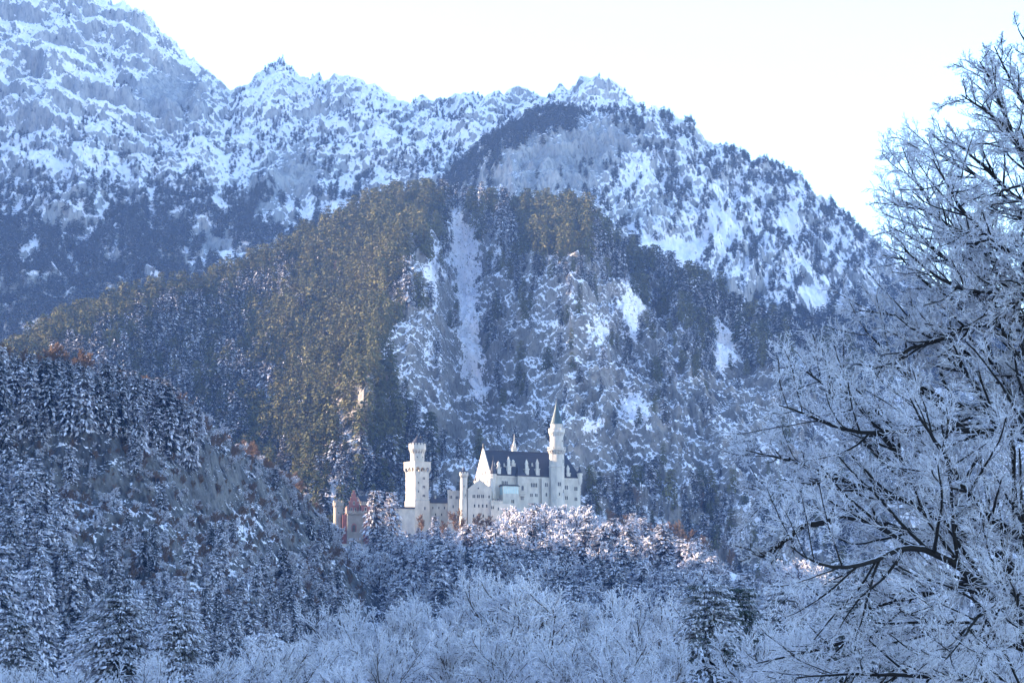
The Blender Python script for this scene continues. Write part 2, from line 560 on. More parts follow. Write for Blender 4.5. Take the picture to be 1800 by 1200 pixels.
# hill with the cliff
crestD = [(-700, 560), (-200, 600), (0, 648), (50, 655), (100, 662), (160, 672), (240, 688), (300, 712), (350, 752), (400, 786), (450, 812), (500, 850), (540, 880), (565, 905), (600, 985), (650, 1060), (760, 1180), (2500, 1330)]
crestD = [(x, y, float(np.interp(x, (-700, 0, 300, 560, 900), (1130, 1150, 1200, 1340, 1360)))) for x, y in crestD]


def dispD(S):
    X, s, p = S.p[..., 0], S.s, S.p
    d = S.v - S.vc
    fade = np.clip(np.abs(d) / 0.10, 0.1, 1)
    wx = X + 8 * fbm(X / 40, s / 60, 3, 405)
    ribs = ridged(wx / 48, s / 130, 3, 431)
    mid = ridged(wx / 17 + s / 90, s / 40, 4, 441)
    fine = ridged(X / 6, s / 8, 4, 451)
    ledge = np.sin((p[..., 2] + 0.3 * X + 6 * fbm(X / 25, s / 25, 3, 13)) / 2.2)
    return fade * (8 * ribs + 5 * mid + 2.4 * fine + 1.1 * ledge + 0.9 * ridged(X / 2.6, s / 3.4, 2, 471)), 0 * X, 0 * X


def snowD(S):
    X, s = S.p[..., 0], S.s
    sc_ = S.n[..., 2] + 0.22 * fbm(X / 9, s / 12, 4, 461) + 0.12 * fbm(X / 40, s / 30, 3, 462)
    q = np.zeros_like(sc_)
    for cx, cy, rx, ry, a in ((140, 830, 140, 40, -0.12), (300, 860, 120, 40, -0.1), (40, 900, 60, 26, 0.14), (340, 750, 70, 22, 0.2), (420, 870, 60, 16, 0.16), (130, 780, 50, 12, 0.2), (15, 775, 40, 10, 0.3), (510, 880, 60, 40, -0.1), (200, 1000, 200, 40, -0.1)):
        q += a * np.exp(-(((S.px - cx) / rx) ** 2 + ((S.py - cy) / ry) ** 2))
    return by_rank(sc_ + q, 0.44, 1.5, S)


D = sheet('hill', [foot(ALLX, 0, 1520), crestD, [(-700, 760, 1060), (0, 775, 1075), (200, 785, 1090), (350, 800, 1140), (500, 885, 1270), (600, 1010, 1300), (760, 1190, 1300), (2500, 1330, 1300)],
                   [(-700, 900, 1020), (0, 905, 1045), (300, 905, 1085), (450, 930, 1200), (550, 1010, 1245), (650, 1120, 1250), (2500, 1335, 1250)],
                   [(-700, 1040, 940), (0, 1040, 950), (300, 1040, 985), (450, 1060, 1080), (560, 1130, 1130), (700, 1220, 1150), (2500, 1340, 1150)], foot(ALLX, -4, 800)],
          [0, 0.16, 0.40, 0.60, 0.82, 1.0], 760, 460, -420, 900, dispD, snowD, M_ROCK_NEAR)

# castle hill
crestE = [(-700, 1330), (300, 1290), (420, 1130), (480, 1000), (520, 955), (560, 948), (600, 956), (650, 955), (685, 950), (760, 946), (850, 938), (900, 912), (940, 906), (1030, 912), (1075, 926), (1120, 944), (1180, 960), (1240, 985), (1300, 1012),
          (1390, 1045), (1480, 1062), (1600, 1100), (1800, 1160), (2500, 1320)]


def at(x, pts):
    pts = np.array(pts, float)
    return float(np.interp(x, pts[:, 0], pts[:, 1]))


EY = [(-700, 1340), (500, 1400), (620, 1385), (720, 1425), (1040, 1425), (1200, 1350), (1300, 1300), (1500, 1230), (2500, 1200)]
crestE1 = [(x, y - 1, at(x, EY) + 42) for x, y in crestE]
crestE2 = [(x, y + 1, at(x, EY) - 8) for x, y in crestE]


def dispE(S):
    X, s = S.p[..., 0], S.s
    d = S.v - S.vc
    fade = smooth01(np.abs(d), 0.08, 0.3)
    return fade * (5 * ridged(X / 40, s / 80, 3, 531) + 2.5 * ridged(X / 13, s / 20, 4, 541) + 1.0 * fbm(X / 4, s / 5, 3, 551)), 0 * X, 0 * X


def cliffE(px, py):
    return np.maximum(np.exp(-(((px - 520) / 45) ** 2 + ((py - 1055) / 50) ** 2) ** 2), np.exp(-(((px - 655) / 26) ** 2 + ((py - 1110) / 50) ** 2) ** 2))


def snowE(S):
    X, s = S.p[..., 0], S.s
    sc_ = S.n[..., 2] + 0.2 * fbm(X / 12, s / 14, 4, 561)
    return by_rank(sc_ - 0.5 * cliffE(S.px, S.py), 0.66, 1.8, S)


E_ = sheet('hill', [foot(ALLX, 0, 1660), crestE1, crestE2,
                    [(-700, 1338, 1250), (300, 1310, 1280), (450, 1180, 1330), (500, 1035, 1350), (560, 1015, 1345), (650, 1040, 1335), (750, 1015, 1345), (900, 1000, 1350), (1050, 1000, 1345), (1200, 1050, 1270), (1400, 1120, 1180), (2500, 1330, 1150)],
                    [(-700, 1342, 1150), (300, 1330, 1200), (450, 1220, 1290), (500, 1120, 1320), (650, 1150, 1290), (750, 1140, 1230), (900, 1130, 1210), (1100, 1140, 1200), (1400, 1220, 1080), (2500, 1340, 1060)],
                    [(-700, 1346, 1000), (450, 1280, 1180), (700, 1250, 1080), (1100, 1250, 1050), (1400, 1300, 1000), (2500, 1345, 1000)], foot(ALLX, -4, 860)],
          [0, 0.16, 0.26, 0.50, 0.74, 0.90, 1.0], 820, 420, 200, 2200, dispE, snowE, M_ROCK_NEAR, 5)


# side ridge added out of view, its heights shaped to shade the valley
def heightfield(name, xs, ys, fn, mat, snow_frac):
    X, Y = np.meshgrid(xs, ys)
    Z = fn(X, Y)
    p = np.stack([X, Y, Z], -1)
    n = normals_of(p)
    sn = by_rank(n[..., 2] + 0.2 * fbm(X / 20, Y / 20, 4, 661), snow_frac, 1.8)
    return tag(link(name, mesh_from(name, p.reshape(-1, 3), grid_faces(len(ys), len(xs))[:, ::-1], mat, attrs={'snow': sn}, smooth=True)), kind='structure')


def shade_ridge(X, Y):
    xr = np.interp(Y, (-500, 0, 500, 1000, 1800), (-330, -430, -470, -450, -440))
    h = np.interp(Y, (-500, -200, 300, 700, 1050, 1300, 1380, 1450, 1510, 1720, 1800, 1900), (20, 170, 235, 240, 250, 232, 214, 213, 206, 206, 110, 0))
    z = h - np.abs(X - xr) * 0.95 + 3 * ridged(X / 60, Y / 60, 4, 671) - 5
    return np.maximum(z, -5)


heightfield('hill', np.linspace(-800, -150, 130), np.linspace(-500, 1900, 380), shade_ridge, M_ROCK_NEAR, 0.5)  # unseen ridge, added for the shadow it casts

# valley floor
gx = np.concatenate([np.linspace(-6000, -420, 20), np.linspace(-400, 400, 120), np.linspace(420, 6000, 20)])
gy = np.concatenate([np.linspace(-1500, -60, 8), np.linspace(-50, 900, 150), np.linspace(930, 9000, 24)])
heightfield('ground', gx, gy, lambda X, Y: 0.25 * fbm(X / 14, Y / 14, 3, 681) * (Y < 900) * (np.abs(X) < 400), M_GROUND, 0.9)


# ------------------------------------------------------------------ tree meshes
def prisms(p0, p1, r0, r1, sides=3):
    d = p1 - p0
    d = d / (np.linalg.norm(d, axis=1, keepdims=True) + 1e-9)
    ref = np.where(np.abs(d[:, 2:3]) < 0.9, np.array([[0, 0, 1.0]]), np.array([[1.0, 0, 0]]))
    a = np.cross(d, ref)
    a /= np.linalg.norm(a, axis=1, keepdims=True) + 1e-9
    b = np.cross(d, a)
    V = []
    for p, r in ((p0, r0), (p1, r1)):
        for k in range(sides):
            q = 2 * pi * k / sides
            V.append(p + (a * cos(q) + b * sin(q)) * r[:, None])
    V = np.stack(V, 1)
    n = len(p0)
    i = np.arange(n)[:, None] * (2 * sides)
    F = np.concatenate([i + np.array([[k, (k + 1) % sides, sides + (k + 1) % sides, sides + k]]) for k in range(sides)], 0)
    return V.reshape(-1, 3), F


def unit(v):
    return v / (np.linalg.norm(v, axis=-1, keepdims=True) + 1e-9)


def sprout(g, Pp, Rp, nc, ang, lenr, ns, wander, trop, t0=0.2, rr=0.55, bias=None, taper=0.5):
    """Children for every parent polyline: (B,n+1,3) -> (B*nc,ns+1,3) with radii (B*nc,ns+1)."""
    Bn, m = Pp.shape[0], Pp.shape[1] - 1
    t = t0 + (1 - t0) * (np.arange(nc)[None, :] + g.random((Bn, nc))) / nc
    q = np.clip(t * m, 0, m - 1e-3)
    i0 = q.astype(int)
    f = (q - i0)[..., None]
    bi = np.arange(Bn)[:, None]
    p = Pp[bi, i0] * (1 - f) + Pp[bi, i0 + 1] * f
    d = unit(Pp[bi, i0 + 1] - Pp[bi, i0])
    r = Rp[bi, i0] * (1 - f[..., 0]) + Rp[bi, i0 + 1] * f[..., 0]
    perp = unit(np.cross(d, g.normal(size=d.shape)))
    if bias is not None:
        perp = unit(perp + bias)
        perp = unit(perp - d * (perp * d).sum(-1, keepdims=True))
    A_ = np.radians(g.uniform(ang[0], ang[1], (Bn, nc)))[..., None]
    dirn = unit(d * np.cos(A_) + perp * np.sin(A_))
    plen = np.linalg.norm(np.diff(Pp, axis=1), axis=-1).sum(1)[:, None]
    L = plen * lenr * (1 - taper * t) * g.uniform(0.65, 1.25, (Bn, nc))
    p, dirn, L, r = p.reshape(-1, 3), dirn.reshape(-1, 3), L.reshape(-1), (r * rr).reshape(-1)
    out = [p]
    for k in range(ns):
        dirn = unit(dirn + wander * g.normal(size=dirn.shape) + np.array([0, 0, trop]))
        p = p + dirn * (L / ns)[:, None]
        out.append(p)
    return np.stack(out, 1), r[:, None] * np.linspace(1, 0.35, ns + 1)[None, :]


def to_segs(Pp, Rp):
    return Pp[:, :-1].reshape(-1, 3), Pp[:, 1:].reshape(-1, 3), Rp[:, :-1].ravel(), Rp[:, 1:].ravel()


def tube_mesh(name, parts, mat):
    """parts: (polylines, radii, frost, sides)."""
    Vs, Fs, fr, off = [], [], [], 0
    for Pp, Rp, frost, sides in parts:
        V, F = prisms(*to_segs(Pp, Rp), sides)
        Vs.append(V)
        Fs.append(F + off)
        off += len(V)
        fr.append(np.full(len(V), frost))
    return mesh_from(name, np.concatenate(Vs), np.concatenate(Fs), mat, attrs={'frost': np.concatenate(fr)})


def leader(g, H, ns=8, lean=0.05, r0=0.2):
    p = np.zeros((1, ns + 1, 3))
    p[0, :, 2] = np.linspace(0, H, ns + 1)
    p[0, 1:, :2] = np.cumsum(g.normal(size=(ns, 2)) * lean * H / ns, 0)
    return p, np.linspace(r0, r0 * 0.2, ns + 1)[None, :]


def broadleaf(seed, H, wide, n1, n2, n3, n4, twig_r, frost=1.0, mats=None, single=True, up=0.12):
    """Bare crown: leader, limbs, branches, twigs. Returns (trunk mesh, crown mesh) or one mesh."""
    g = np.random.default_rng(seed)
    t = leader(g, H * 0.72, 8, 0.10, H * 0.013)
    l1 = sprout(g, *t, n1, (28, 62), wide, 5, 0.13, up, 0.22, 0.6, taper=0.45)
    l2 = sprout(g, *l1, n2, (22, 55), 0.55, 4, 0.16, up * 0.8, 0.22, 0.6, taper=0.35)
    l3 = sprout(g, *l2, n3, (20, 60), 0.55, 3, 0.20, up * 0.6, 0.15, 0.6, taper=0.3)
    fl = lambda l, r: (l[0], np.maximum(l[1], r))
    wood = [(*t, 0.0, 6), (*fl(l1, twig_r * 1.7), 0.05 * frost, 4), (*fl(l2, twig_r * 1.3), 0.36 * frost, 3)]
    twig = [(*fl(l3, twig_r), (0.62 if n4 else 0.9) * frost, 3)]
    if n4:
        l4 = sprout(g, *l3, n4, (20, 65), 0.6, 2, 0.25, up * 0.5, 0.1, 0.6, taper=0.3)
        twig.append((*fl(l4, twig_r * 0.8), 1.0 * frost, 3))
    if single:
        return tube_mesh('broadleaf', wood + twig, mats)
    return tube_mesh('trunk', wood[:1] + wood[1:2], mats), tube_mesh('crown', wood[2:] + twig, mats)


def conifer(seed, H, R, whorls, per, nq, mats, bare=0.06, size=0.30, droop=(15, 55), rag=0.25, split=False):
    """Spruce: drooping boughs clothed in overlapping needle sprays, rimed by clump."""
    g = np.random.default_rng(seed)
    t = np.clip(np.linspace(bare, 0.985, whorls) + g.normal(size=whorls) * 0.25 / whorls, 0.02, 0.99)
    side = 1 + rag * np.sin(np.linspace(0, 7, 64) + g.random() * 6)
    T = np.repeat(t, per)
    n = len(T)
    az = g.random(n) * 2 * pi
    L = (R * (1 - T) ** 0.82 * g.uniform(0.62, 1.18, n) * side[(az / (2 * pi) * 63).astype(int)] + 0.035 * R + 0.1)
    L *= np.where(T < bare + 0.1, 0.75, 1)
    dr = np.radians(g.uniform(droop[0], droop[1], n)) * (1.05 - 0.7 * T)
    lift = np.radians(30) * T
    f = np.tile(np.linspace(0.30, 1.0, nq), n) + g.normal(size=n * nq) * 0.07
    rep = lambda a: np.repeat(a, nq)
    out = np.stack([np.cos(rep(az)), np.sin(rep(az)), 0 * f], -1)
    tang = np.stack([-np.sin(rep(az)), np.cos(rep(az)), 0 * f], -1)
    Lq, drq = rep(L), rep(dr)
    z = rep(T) * H + Lq * f * np.tan(rep(lift)) * 0.4 - Lq * f * f * np.tan(drq) * 0.75
    c = out * (Lq * f)[:, None] + np.array([0, 0, 1.0]) * z[:, None] + tang * (g.normal(size=len(f)) * 0.14 * Lq * f)[:, None]
    dl = drq + np.radians(g.normal(size=len(f)) * 22 + 12)
    a = out * np.cos(dl)[:, None] - np.array([0, 0, 1.0]) * np.sin(dl)[:, None] + tang * (g.normal(size=len(f)) * 0.45)[:, None]
    a = unit(a)
    b = unit(np.cross(a, np.cross(tang, a) + 0.5 * g.normal(size=a.shape)))
    s = (size * Lq * g.uniform(0.65, 1.3, len(f)) + 0.012 * H * min(1, size / 0.3))
    s = np.minimum(s, 0.16 * H)
    V = np.stack([c - a * (0.55 * s)[:, None], c + b * (0.30 * s)[:, None], c + a * (0.85 * s)[:, None], c - b * (0.30 * s)[:, None]], 1).reshape(-1, 3)
    fr = np.clip(0.50 + rep(0.24 * g.normal(size=n)) + 0.12 * g.normal(size=len(f)) + 0.6 * (f - 0.65), 0, 1)
    F = np.arange(len(V)).reshape(-1, 4)
    lt = leader(g, H * 0.985, 4, 0.01, H * 0.011)
    TV, TF = prisms(*to_segs(*lt), 5)
    if split:
        return (mesh_from('trunk', TV, TF, mats[1], attrs={'frost': np.zeros(len(TV))}),
                mesh_from('crown', V, F, mats[0], attrs={'frost': np.repeat(fr, 4)}))
    VV = np.concatenate([V, TV])
    return mesh_from('conifer', VV, [F, TF + len(V)], list(mats), np.concatenate([np.zeros(len(F), int), np.ones(len(TF), int)]), {'frost': np.concatenate([np.repeat(fr, 4), np.zeros(len(TV))])})


# ------------------------------------------------------------------ scattering
def thin(pts, dmin):
    cell, keep = {}, []
    for i, (x, y) in enumerate(pts):
        cx, cy = int(x // dmin), int(y // dmin)
        ok = True
        for ax in (cx - 1, cx, cx + 1):
            for ay in (cy - 1, cy, cy + 1):
                for j in cell.get((ax, ay), ()):
                    if (pts[j][0] - x) ** 2 + (pts[j][1] - y) ** 2 < dmin * dmin:
                        ok = False
                        break
                if not ok:
                    break
            if not ok:
                break
        if ok:
            cell.setdefault((cx, cy), []).append(i)
            keep.append(i)
    return np.array(keep, int)


def scatter(S, n, dens, dmin, seed, flat=False, xr=(-140, 1940)):
    g = np.random.default_rng(seed)
    nv, nu = S.px.shape
    du = np.abs(np.gradient(S.px, axis=1))
    dv = np.abs(np.gradient(S.py, axis=0)) + 0.35
    wgt = du * dv * ((S.px > xr[0]) & (S.px < xr[1]) & (S.v >= S.vc - 0.02) & (S.py < 1330))
    i = g.choice(nv * nu, n, p=(wgt / wgt.sum()).ravel())
    iv, iu = np.unravel_index(i, (nv, nu))
    d = np.clip(dens(S.px[iv, iu], S.py[iv, iu], S, iv, iu), 0, 1)
    ok = d > 0.003
    iv, iu, d = iv[ok], iu[ok], d[ok]
    if dmin:
        k = thin(S.p[iv, iu][:, :2] + g.normal(size=(len(iv), 2)) * 0.01, dmin)
        iv, iu, d = iv[k], iu[k], d[k]
    ok = g.random(len(d)) < d
    iv, iu = iv[ok], iu[ok]
    p = S.p[iv, iu]
    S.last = (iv, iu)
    return p


def stuff(name, label, pts, sizes, sources, seed=0, flat=1.0):
    """One object: far trees set on points, each an instance of a tree mesh that also stands in the scene."""
    g = np.random.default_rng(seed)
    me = bpy.data.meshes.new(name)
    me.vertices.add(len(pts))
    me.vertices.foreach_set('co', np.asarray(pts, np.float32).ravel())
    n = len(pts)
    wdt = sizes * g.uniform(0.8, 1.25, n) * flat
    me.attributes.new('sc', 'FLOAT_VECTOR', 'POINT').data.foreach_set('vector', np.stack([wdt, wdt, sizes], -1).astype(np.float32).ravel())
    me.attributes.new('rz', 'FLOAT_VECTOR', 'POINT').data.foreach_set('vector', np.stack([g.normal(size=n) * 0.03, g.normal(size=n) * 0.03, g.random(n) * 6.28], -1).astype(np.float32).ravel())
    me.attributes.new('ix', 'INT', 'POINT').data.foreach_set('value', g.integers(0, len(sources), n).astype(np.int32))
    o = tag(link(name, me), label, None, None, 'stuff')
    ng = bpy.data.node_groups.new(name, 'GeometryNodeTree')
    ng.interface.new_socket('Geometry', in_out='INPUT', socket_type='NodeSocketGeometry')
    ng.interface.new_socket('Geometry', in_out='OUTPUT', socket_type='NodeSocketGeometry')
    gi, go = ng.nodes.new('NodeGroupInput'), ng.nodes.new('NodeGroupOutput')
    jn = ng.nodes.new('GeometryNodeJoinGeometry')
    for so in sources:
        oi = ng.nodes.new('GeometryNodeObjectInfo')
        oi.inputs['Object'].default_value = so
        oi.inputs['As Instance'].default_value = True
        ng.links.new(oi.outputs['Geometry'], jn.inputs[0])
    ip = ng.nodes.new('GeometryNodeInstanceOnPoints')
    ip.inputs['Pick Instance'].default_value = True
    ng.links.new(gi.outputs[0], ip.inputs['Points'])
    ng.links.new(jn.outputs[0], ip.inputs['Instance'])
    for nm, sock, dt in (('sc', 'Scale', 'FLOAT_VECTOR'), ('rz', 'Rotation', 'FLOAT_VECTOR'), ('ix', 'Instance Index', 'INT')):
        na = ng.nodes.new('GeometryNodeInputNamedAttribute')
        na.data_type = dt
        na.inputs[0].default_value = nm
        ng.links.new(na.outputs[0], ip.inputs[sock])
    ng.links.new(ip.outputs[0], go.inputs[0])
    md = o.modifiers.new('scatter', 'NODES')
    md.node_group = ng
    return o


def plant(name, cat, meshes, pts, sizes, zone, seed=0, sink=0.4):
    """Single trees, each an object; ZONE(px, py) gives the label and group of the stand it belongs to."""
    g = np.random.default_rng(seed)
    out = []
    px, py = pix(pts)
    for k, (p, s) in enumerate(zip(pts, sizes)):
        o = link(name, meshes[int(g.integers(len(meshes)))], None, p - np.array([0, 0, sink]), g.random() * 6.28, (s * g.uniform(0.85, 1.2), s * g.uniform(0.85, 1.2), s))
        lb, gr = zone(px[k], py[k])
        tag(o, lb, cat, gr)
        out.append(o)
    return out


# unit-height trees (scaled per plant)
CON_FAR = [conifer(600 + i, 1.0, 0.17, 11, 6, 3, (M_FAR, M_TRUNK), size=0.55) for i in range(3)]
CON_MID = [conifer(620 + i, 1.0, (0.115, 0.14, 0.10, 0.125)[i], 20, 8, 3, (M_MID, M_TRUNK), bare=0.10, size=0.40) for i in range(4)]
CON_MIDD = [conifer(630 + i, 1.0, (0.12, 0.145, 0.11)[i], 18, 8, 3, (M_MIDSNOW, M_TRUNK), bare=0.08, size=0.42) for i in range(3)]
CON_SNOW = [conifer(640 + i, 1.0, (0.15, 0.18, 0.13, 0.16)[i], 26, 11, 5, (M_SNOWY, M_TRUNK), size=0.28) for i in range(4)]
CON_RIME = [conifer(660 + i, 1.0, (0.155, 0.185, 0.135, 0.165)[i], 28, 11, 5, (M_RIMED, M_TRUNK), size=0.27) for i in range(4)]
CON_FINE = [conifer(680 + i, 1.0, (0.17, 0.20, 0.16, 0.18)[i], 44, 15, 9, (M_RIMED, M_TRUNK), size=0.13) for i in range(4)]
BRD_RIME = [broadleaf(700 + i, 1.0, (0.62, 0.70, 0.55, 0.66)[i], 10, 8, 8, 0, 0.0085, 1.0, M_TWIG) for i in range(4)]
BRD_BROWN = [broadleaf(720 + i, 1.0, (0.55, 0.60, 0.50)[i], 10, 8, 8, 0, 0.0058, 0.0, M_BROWN) for i in range(3)]

# ------------------------------------------------------------------ castle
M_STONE = plain_mat('pale_limestone', (0.50, 0.455, 0.395), (0.37, 0.34, 0.30), 0.35, 0.85, (1, 1, 0.5), 0.2, 0.15)
M_TRIM = plain_mat('weathered_trim', (0.56, 0.52, 0.46), (0.44, 0.40, 0.35), 0.6, 0.85)
M_NICHE = plain_mat('arcade_shade_stone', (0.42, 0.41, 0.40), (0.36, 0.35, 0.34), 0.6, 0.9)
M_SLATE = plain_mat('dark_slate', (0.045, 0.042, 0.050), (0.030, 0.030, 0.038), 0.5, 0.55, (0.3, 0.3, 3))
M_COPPER = plain_mat('green_copper', (0.055, 0.085, 0.085), (0.04, 0.06, 0.065), 0.6, 0.5)
M_GLASS = plain_mat('dark_window', (0.035, 0.035, 0.045), (0.02, 0.02, 0.03), 1.0, 0.25)
M_PANE = plain_mat('loggia_glass', (0.42, 0.52, 0.52), (0.34, 0.45, 0.46), 0.5, 0.2, None, 0.6)
M_RED = plain_mat('red_sandstone', (0.30, 0.125, 0.105), (0.22, 0.09, 0.08), 0.5, 0.85)
M_OCHRE = plain_mat('ochre_sandstone', (0.30, 0.26, 0.22), (0.23, 0.20, 0.17), 0.4, 0.85)
M_SNOWROOF = plain_mat('snow_on_roof', SNOW, (0.70, 0.73, 0.78), 0.5, 0.7)
M_BRONZE = plain_mat('bronze', (0.06, 0.055, 0.045), (0.04, 0.04, 0.03), 2, 0.5)


class MB:
    """Collects shapes and links them as one mesh."""
    def __init__(s):
        s.V, s.F = [], []

    def add(s, V, F):
        o = len(s.V)
        s.V += [tuple(float(c) for c in v) for v in V]
        s.F += [[i + o for i in f] for f in F]
        return s

    def box(s, x0, x1, y0, y1, z0, z1):
        return s.add([(x, y, z) for z in (z0, z1) for x, y in ((x0, y0), (x1, y0), (x1, y1), (x0, y1))],
                     [(3, 2, 1, 0), (4, 5, 6, 7), (0, 1, 5, 4), (1, 2, 6, 5), (2, 3, 7, 6), (3, 0, 4, 7)])

    def ring(s, cx, cy, prof, n=16, a0=0.0, cap=True):
        """Lathe of (radius, z) pairs, bottom up."""
        V, F = [], []
        for r, z in prof:
            V += [(cx + r * cos(a0 + 2 * pi * k / n), cy + r * sin(a0 + 2 * pi * k / n), z) for k in range(n)]
        for j in range(len(prof) - 1):
            F += [(j * n + k, j * n + (k + 1) % n, (j + 1) * n + (k + 1) % n, (j + 1) * n + k) for k in range(n)]
        if cap:
            F += [tuple(range(n - 1, -1, -1)), tuple(range((len(prof) - 1) * n, len(prof) * n))]
        return s.add(V, F)

    def frustum(s, a, b, z0, z1):
        """a, b: (x0, x1, y0, y1) at z0 and z1."""
        q = lambda r, z: [(r[0], r[2], z), (r[1], r[2], z), (r[1], r[3], z), (r[0], r[3], z)]
        return s.add(q(a, z0) + q(b, z1), [(3, 2, 1, 0), (4, 5, 6, 7), (0, 1, 5, 4), (1, 2, 6, 5), (2, 3, 7, 6), (3, 0, 4, 7)])

    def plate(s, o, u, n, poly, t):
        """Polygon (along u, up) standing at o and thickened by t along n."""
        o, u, n = np.array(o, float), np.array(u, float), np.array(n, float)
        m = len(poly)
        front = [o + u * a + np.array([0, 0, b]) + n * t for a, b in poly]
        back = [o + u * a + np.array([0, 0, b]) for a, b in poly]
        return s.add(front + back, [tuple(range(m)), tuple(range(2 * m - 1, m - 1, -1))] + [(i, m + i, m + (i + 1) % m, (i + 1) % m) for i in range(m)])

    def build(s, name, mat, parent):
        me = bpy.data.meshes.new(name)
        me.from_pydata(s.V, [], s.F)
        me.materials.append(mat)
        import bmesh
        bm = bmesh.new()
        bm.from_mesh(me)
        bmesh.ops.recalc_face_normals(bm, faces=bm.faces)
        bm.to_mesh(me)
        bm.free()
        return link(name, me, parent)


def thing(name, loc, rz, label, cat, group=None):
    o = bpy.data.objects.new(name, None)
    COL.objects.link(o)
    o.location = [float(v) for v in loc]
    o.rotation_euler = (0, 0, rz)
    return tag(o, label, cat, group)


def arch(w_, h, pointed=False, n=5):
    r = w_ / 2
    if pointed:
        return [(-r, 0), (r, 0), (r, h - w_ * 0.9), (r * 0.62, h - w_ * 0.4), (0, h), (-r * 0.62, h - w_ * 0.4), (-r, h - w_ * 0.9)]
    return [(-r, 0), (r, 0)] + [(r * cos(pi * k / n), h - r + r * sin(pi * k / n)) for k in range(n + 1)]


def window(par, o, u, n, w_=0.85, h=1.9, count=1, gap=0.25, square=False):
    """Stone surround with COUNT arched lights; each pane is a child."""
    o, u, n = np.array(o, float), np.array(u, float), np.array(n, float)
    tw = count * w_ + (count - 1) * gap
    fr = MB()
    fr.plate(o - np.array([0, 0, 0.18]), u, n, [(-tw / 2 - 0.18, 0), (tw / 2 + 0.18, 0), (tw / 2 + 0.18, h + 0.36), (-tw / 2 - 0.18, h + 0.36)], 0.07)
    fr.plate(o - np.array([0, 0, 0.36]), u, n, [(-tw / 2 - 0.3, 0), (tw / 2 + 0.3, 0), (tw / 2 + 0.3, 0.17), (-tw / 2 - 0.3, 0.17)], 0.2)
    f = fr.build('window', M_STONE, par)
    for k in range(count):
        c = -tw / 2 + w_ / 2 + k * (w_ + gap)
        MB().plate(o + u * c + n * 0.072, u, n, [(-w_ / 2, 0), (w_ / 2, 0), (w_ / 2, h), (-w_ / 2, h)] if square else arch(w_, h), 0.02).build('pane', M_GLASS, f)
    return f


def crown_ring(mb, cx, cy, r, z0, z1, n, wdt=0.55, t=0.4, a0=0.0):
    """Merlons round a turret."""
    for k in range(n):
        a = a0 + 2 * pi * k / n
        ca, sa = cos(a), sin(a)
        hw = pi * r / n * wdt
        V = []
        for z in (z0, z1):
            for rr, ss in ((r, -hw), (r, hw), (r - t, hw), (r - t, -hw)):
                V.append((cx + rr * ca - ss * sa, cy + rr * sa + ss * ca, z))
        mb.add(V, [(3, 2, 1, 0), (4, 5, 6, 7), (0, 1, 5, 4), (1, 2, 6, 5), (2, 3, 7, 6), (3, 0, 4, 7)])
    return mb


def corbels(mb, cx, cy, r0, r1, z0, z1, n):
    for k in range(n):
        a = 2 * pi * (k + 0.5) / n
        ca, sa = cos(a), sin(a)
        hw = pi * r0 / n * 0.5
        V = []
        for rr, ss, z in ((r0 - 0.1, -hw, z0), (r0 - 0.1, hw, z0), (r0 + 0.02, hw, z0), (r0 + 0.02, -hw, z0), (r0 - 0.1, -hw, z1), (r0 - 0.1, hw, z1), (r1, hw, z1), (r1, -hw, z1)):
            V.append((cx + rr * ca - ss * sa, cy + rr * sa + ss * ca, z))
        mb.add(V, [(3, 2, 1, 0), (4, 5, 6, 7), (0, 1, 5, 4), (1, 2, 6, 5), (2, 3, 7, 6), (3, 0, 4, 7)])
    return mb


ZP = 0.0596                                   # metres per pixel of the enlarged view the castle was measured in
zz = lambda y: (1042 - y) * ZP
zpx = lambda x: 680 + x / 4.737
X_, Y_ = np.array([1.0, 0, 0]), np.array([0, 1.0, 0])

# ---- palace: long hall with the sunlit gable
p0 = P(863.7, 900, 1440.0)
Z0 = p0[2]
pal = thing('palace', p0, radians(20.6), 'long white palace with steep dark slate roof and sunlit stepped west gable', 'palace')
L, DP, EV, RZ, XR = 47.8, 22.0, 18.6, 32.0, 43.6
wall = MB().box(0, L, 0, DP, -10, EV)
wall.build('wall', M_STONE, pal)
MB().plate((-0.003, DP / 2, 0), -Y_, -X_, [(-DP / 2 - 0.15, -9.5), (DP / 2 + 0.15, -9.5), (DP / 2 + 0.15, EV + 0.2), (0.6, RZ + 0.9), (-0.6, RZ + 0.9), (-DP / 2 - 0.15, EV + 0.2)], 0.55).build('gable', M_STONE, pal)
roof = MB()
e = 0.35
roof.add([(0.02, -e, EV + 0.02), (L + e, -e, EV + 0.02), (L + e, DP + e, EV + 0.02), (0.02, DP + e, EV + 0.02), (0.02, DP / 2, RZ), (XR, DP / 2, RZ)],
         [(0, 1, 5, 4), (2, 3, 4, 5), (1, 2, 5), (0, 4, 3), (3, 2, 1, 0)])
roof_o = roof.build('roof', M_SLATE, pal)
cap = MB()
cap.box(0.3, XR, DP / 2 - 0.2, DP / 2 + 0.2, RZ - 0.15, RZ + 0.25)
cap.build('ridge_cap', M_SLATE, roof_o)
MB().box(-0.1, L + 0.15, -0.22, -0.004, EV - 0.9, EV - 0.25).build('cornice', M_TRIM, pal)
st = MB().ring(-0.28, DP / 2, [(0.5, RZ + 0.9), (0.35, RZ + 1.6), (0.5, RZ + 2.2), (0.3, RZ + 3.0), (0.12, RZ + 3.6)], 8)
st.build('gable_statue', M_BRONZE, pal)
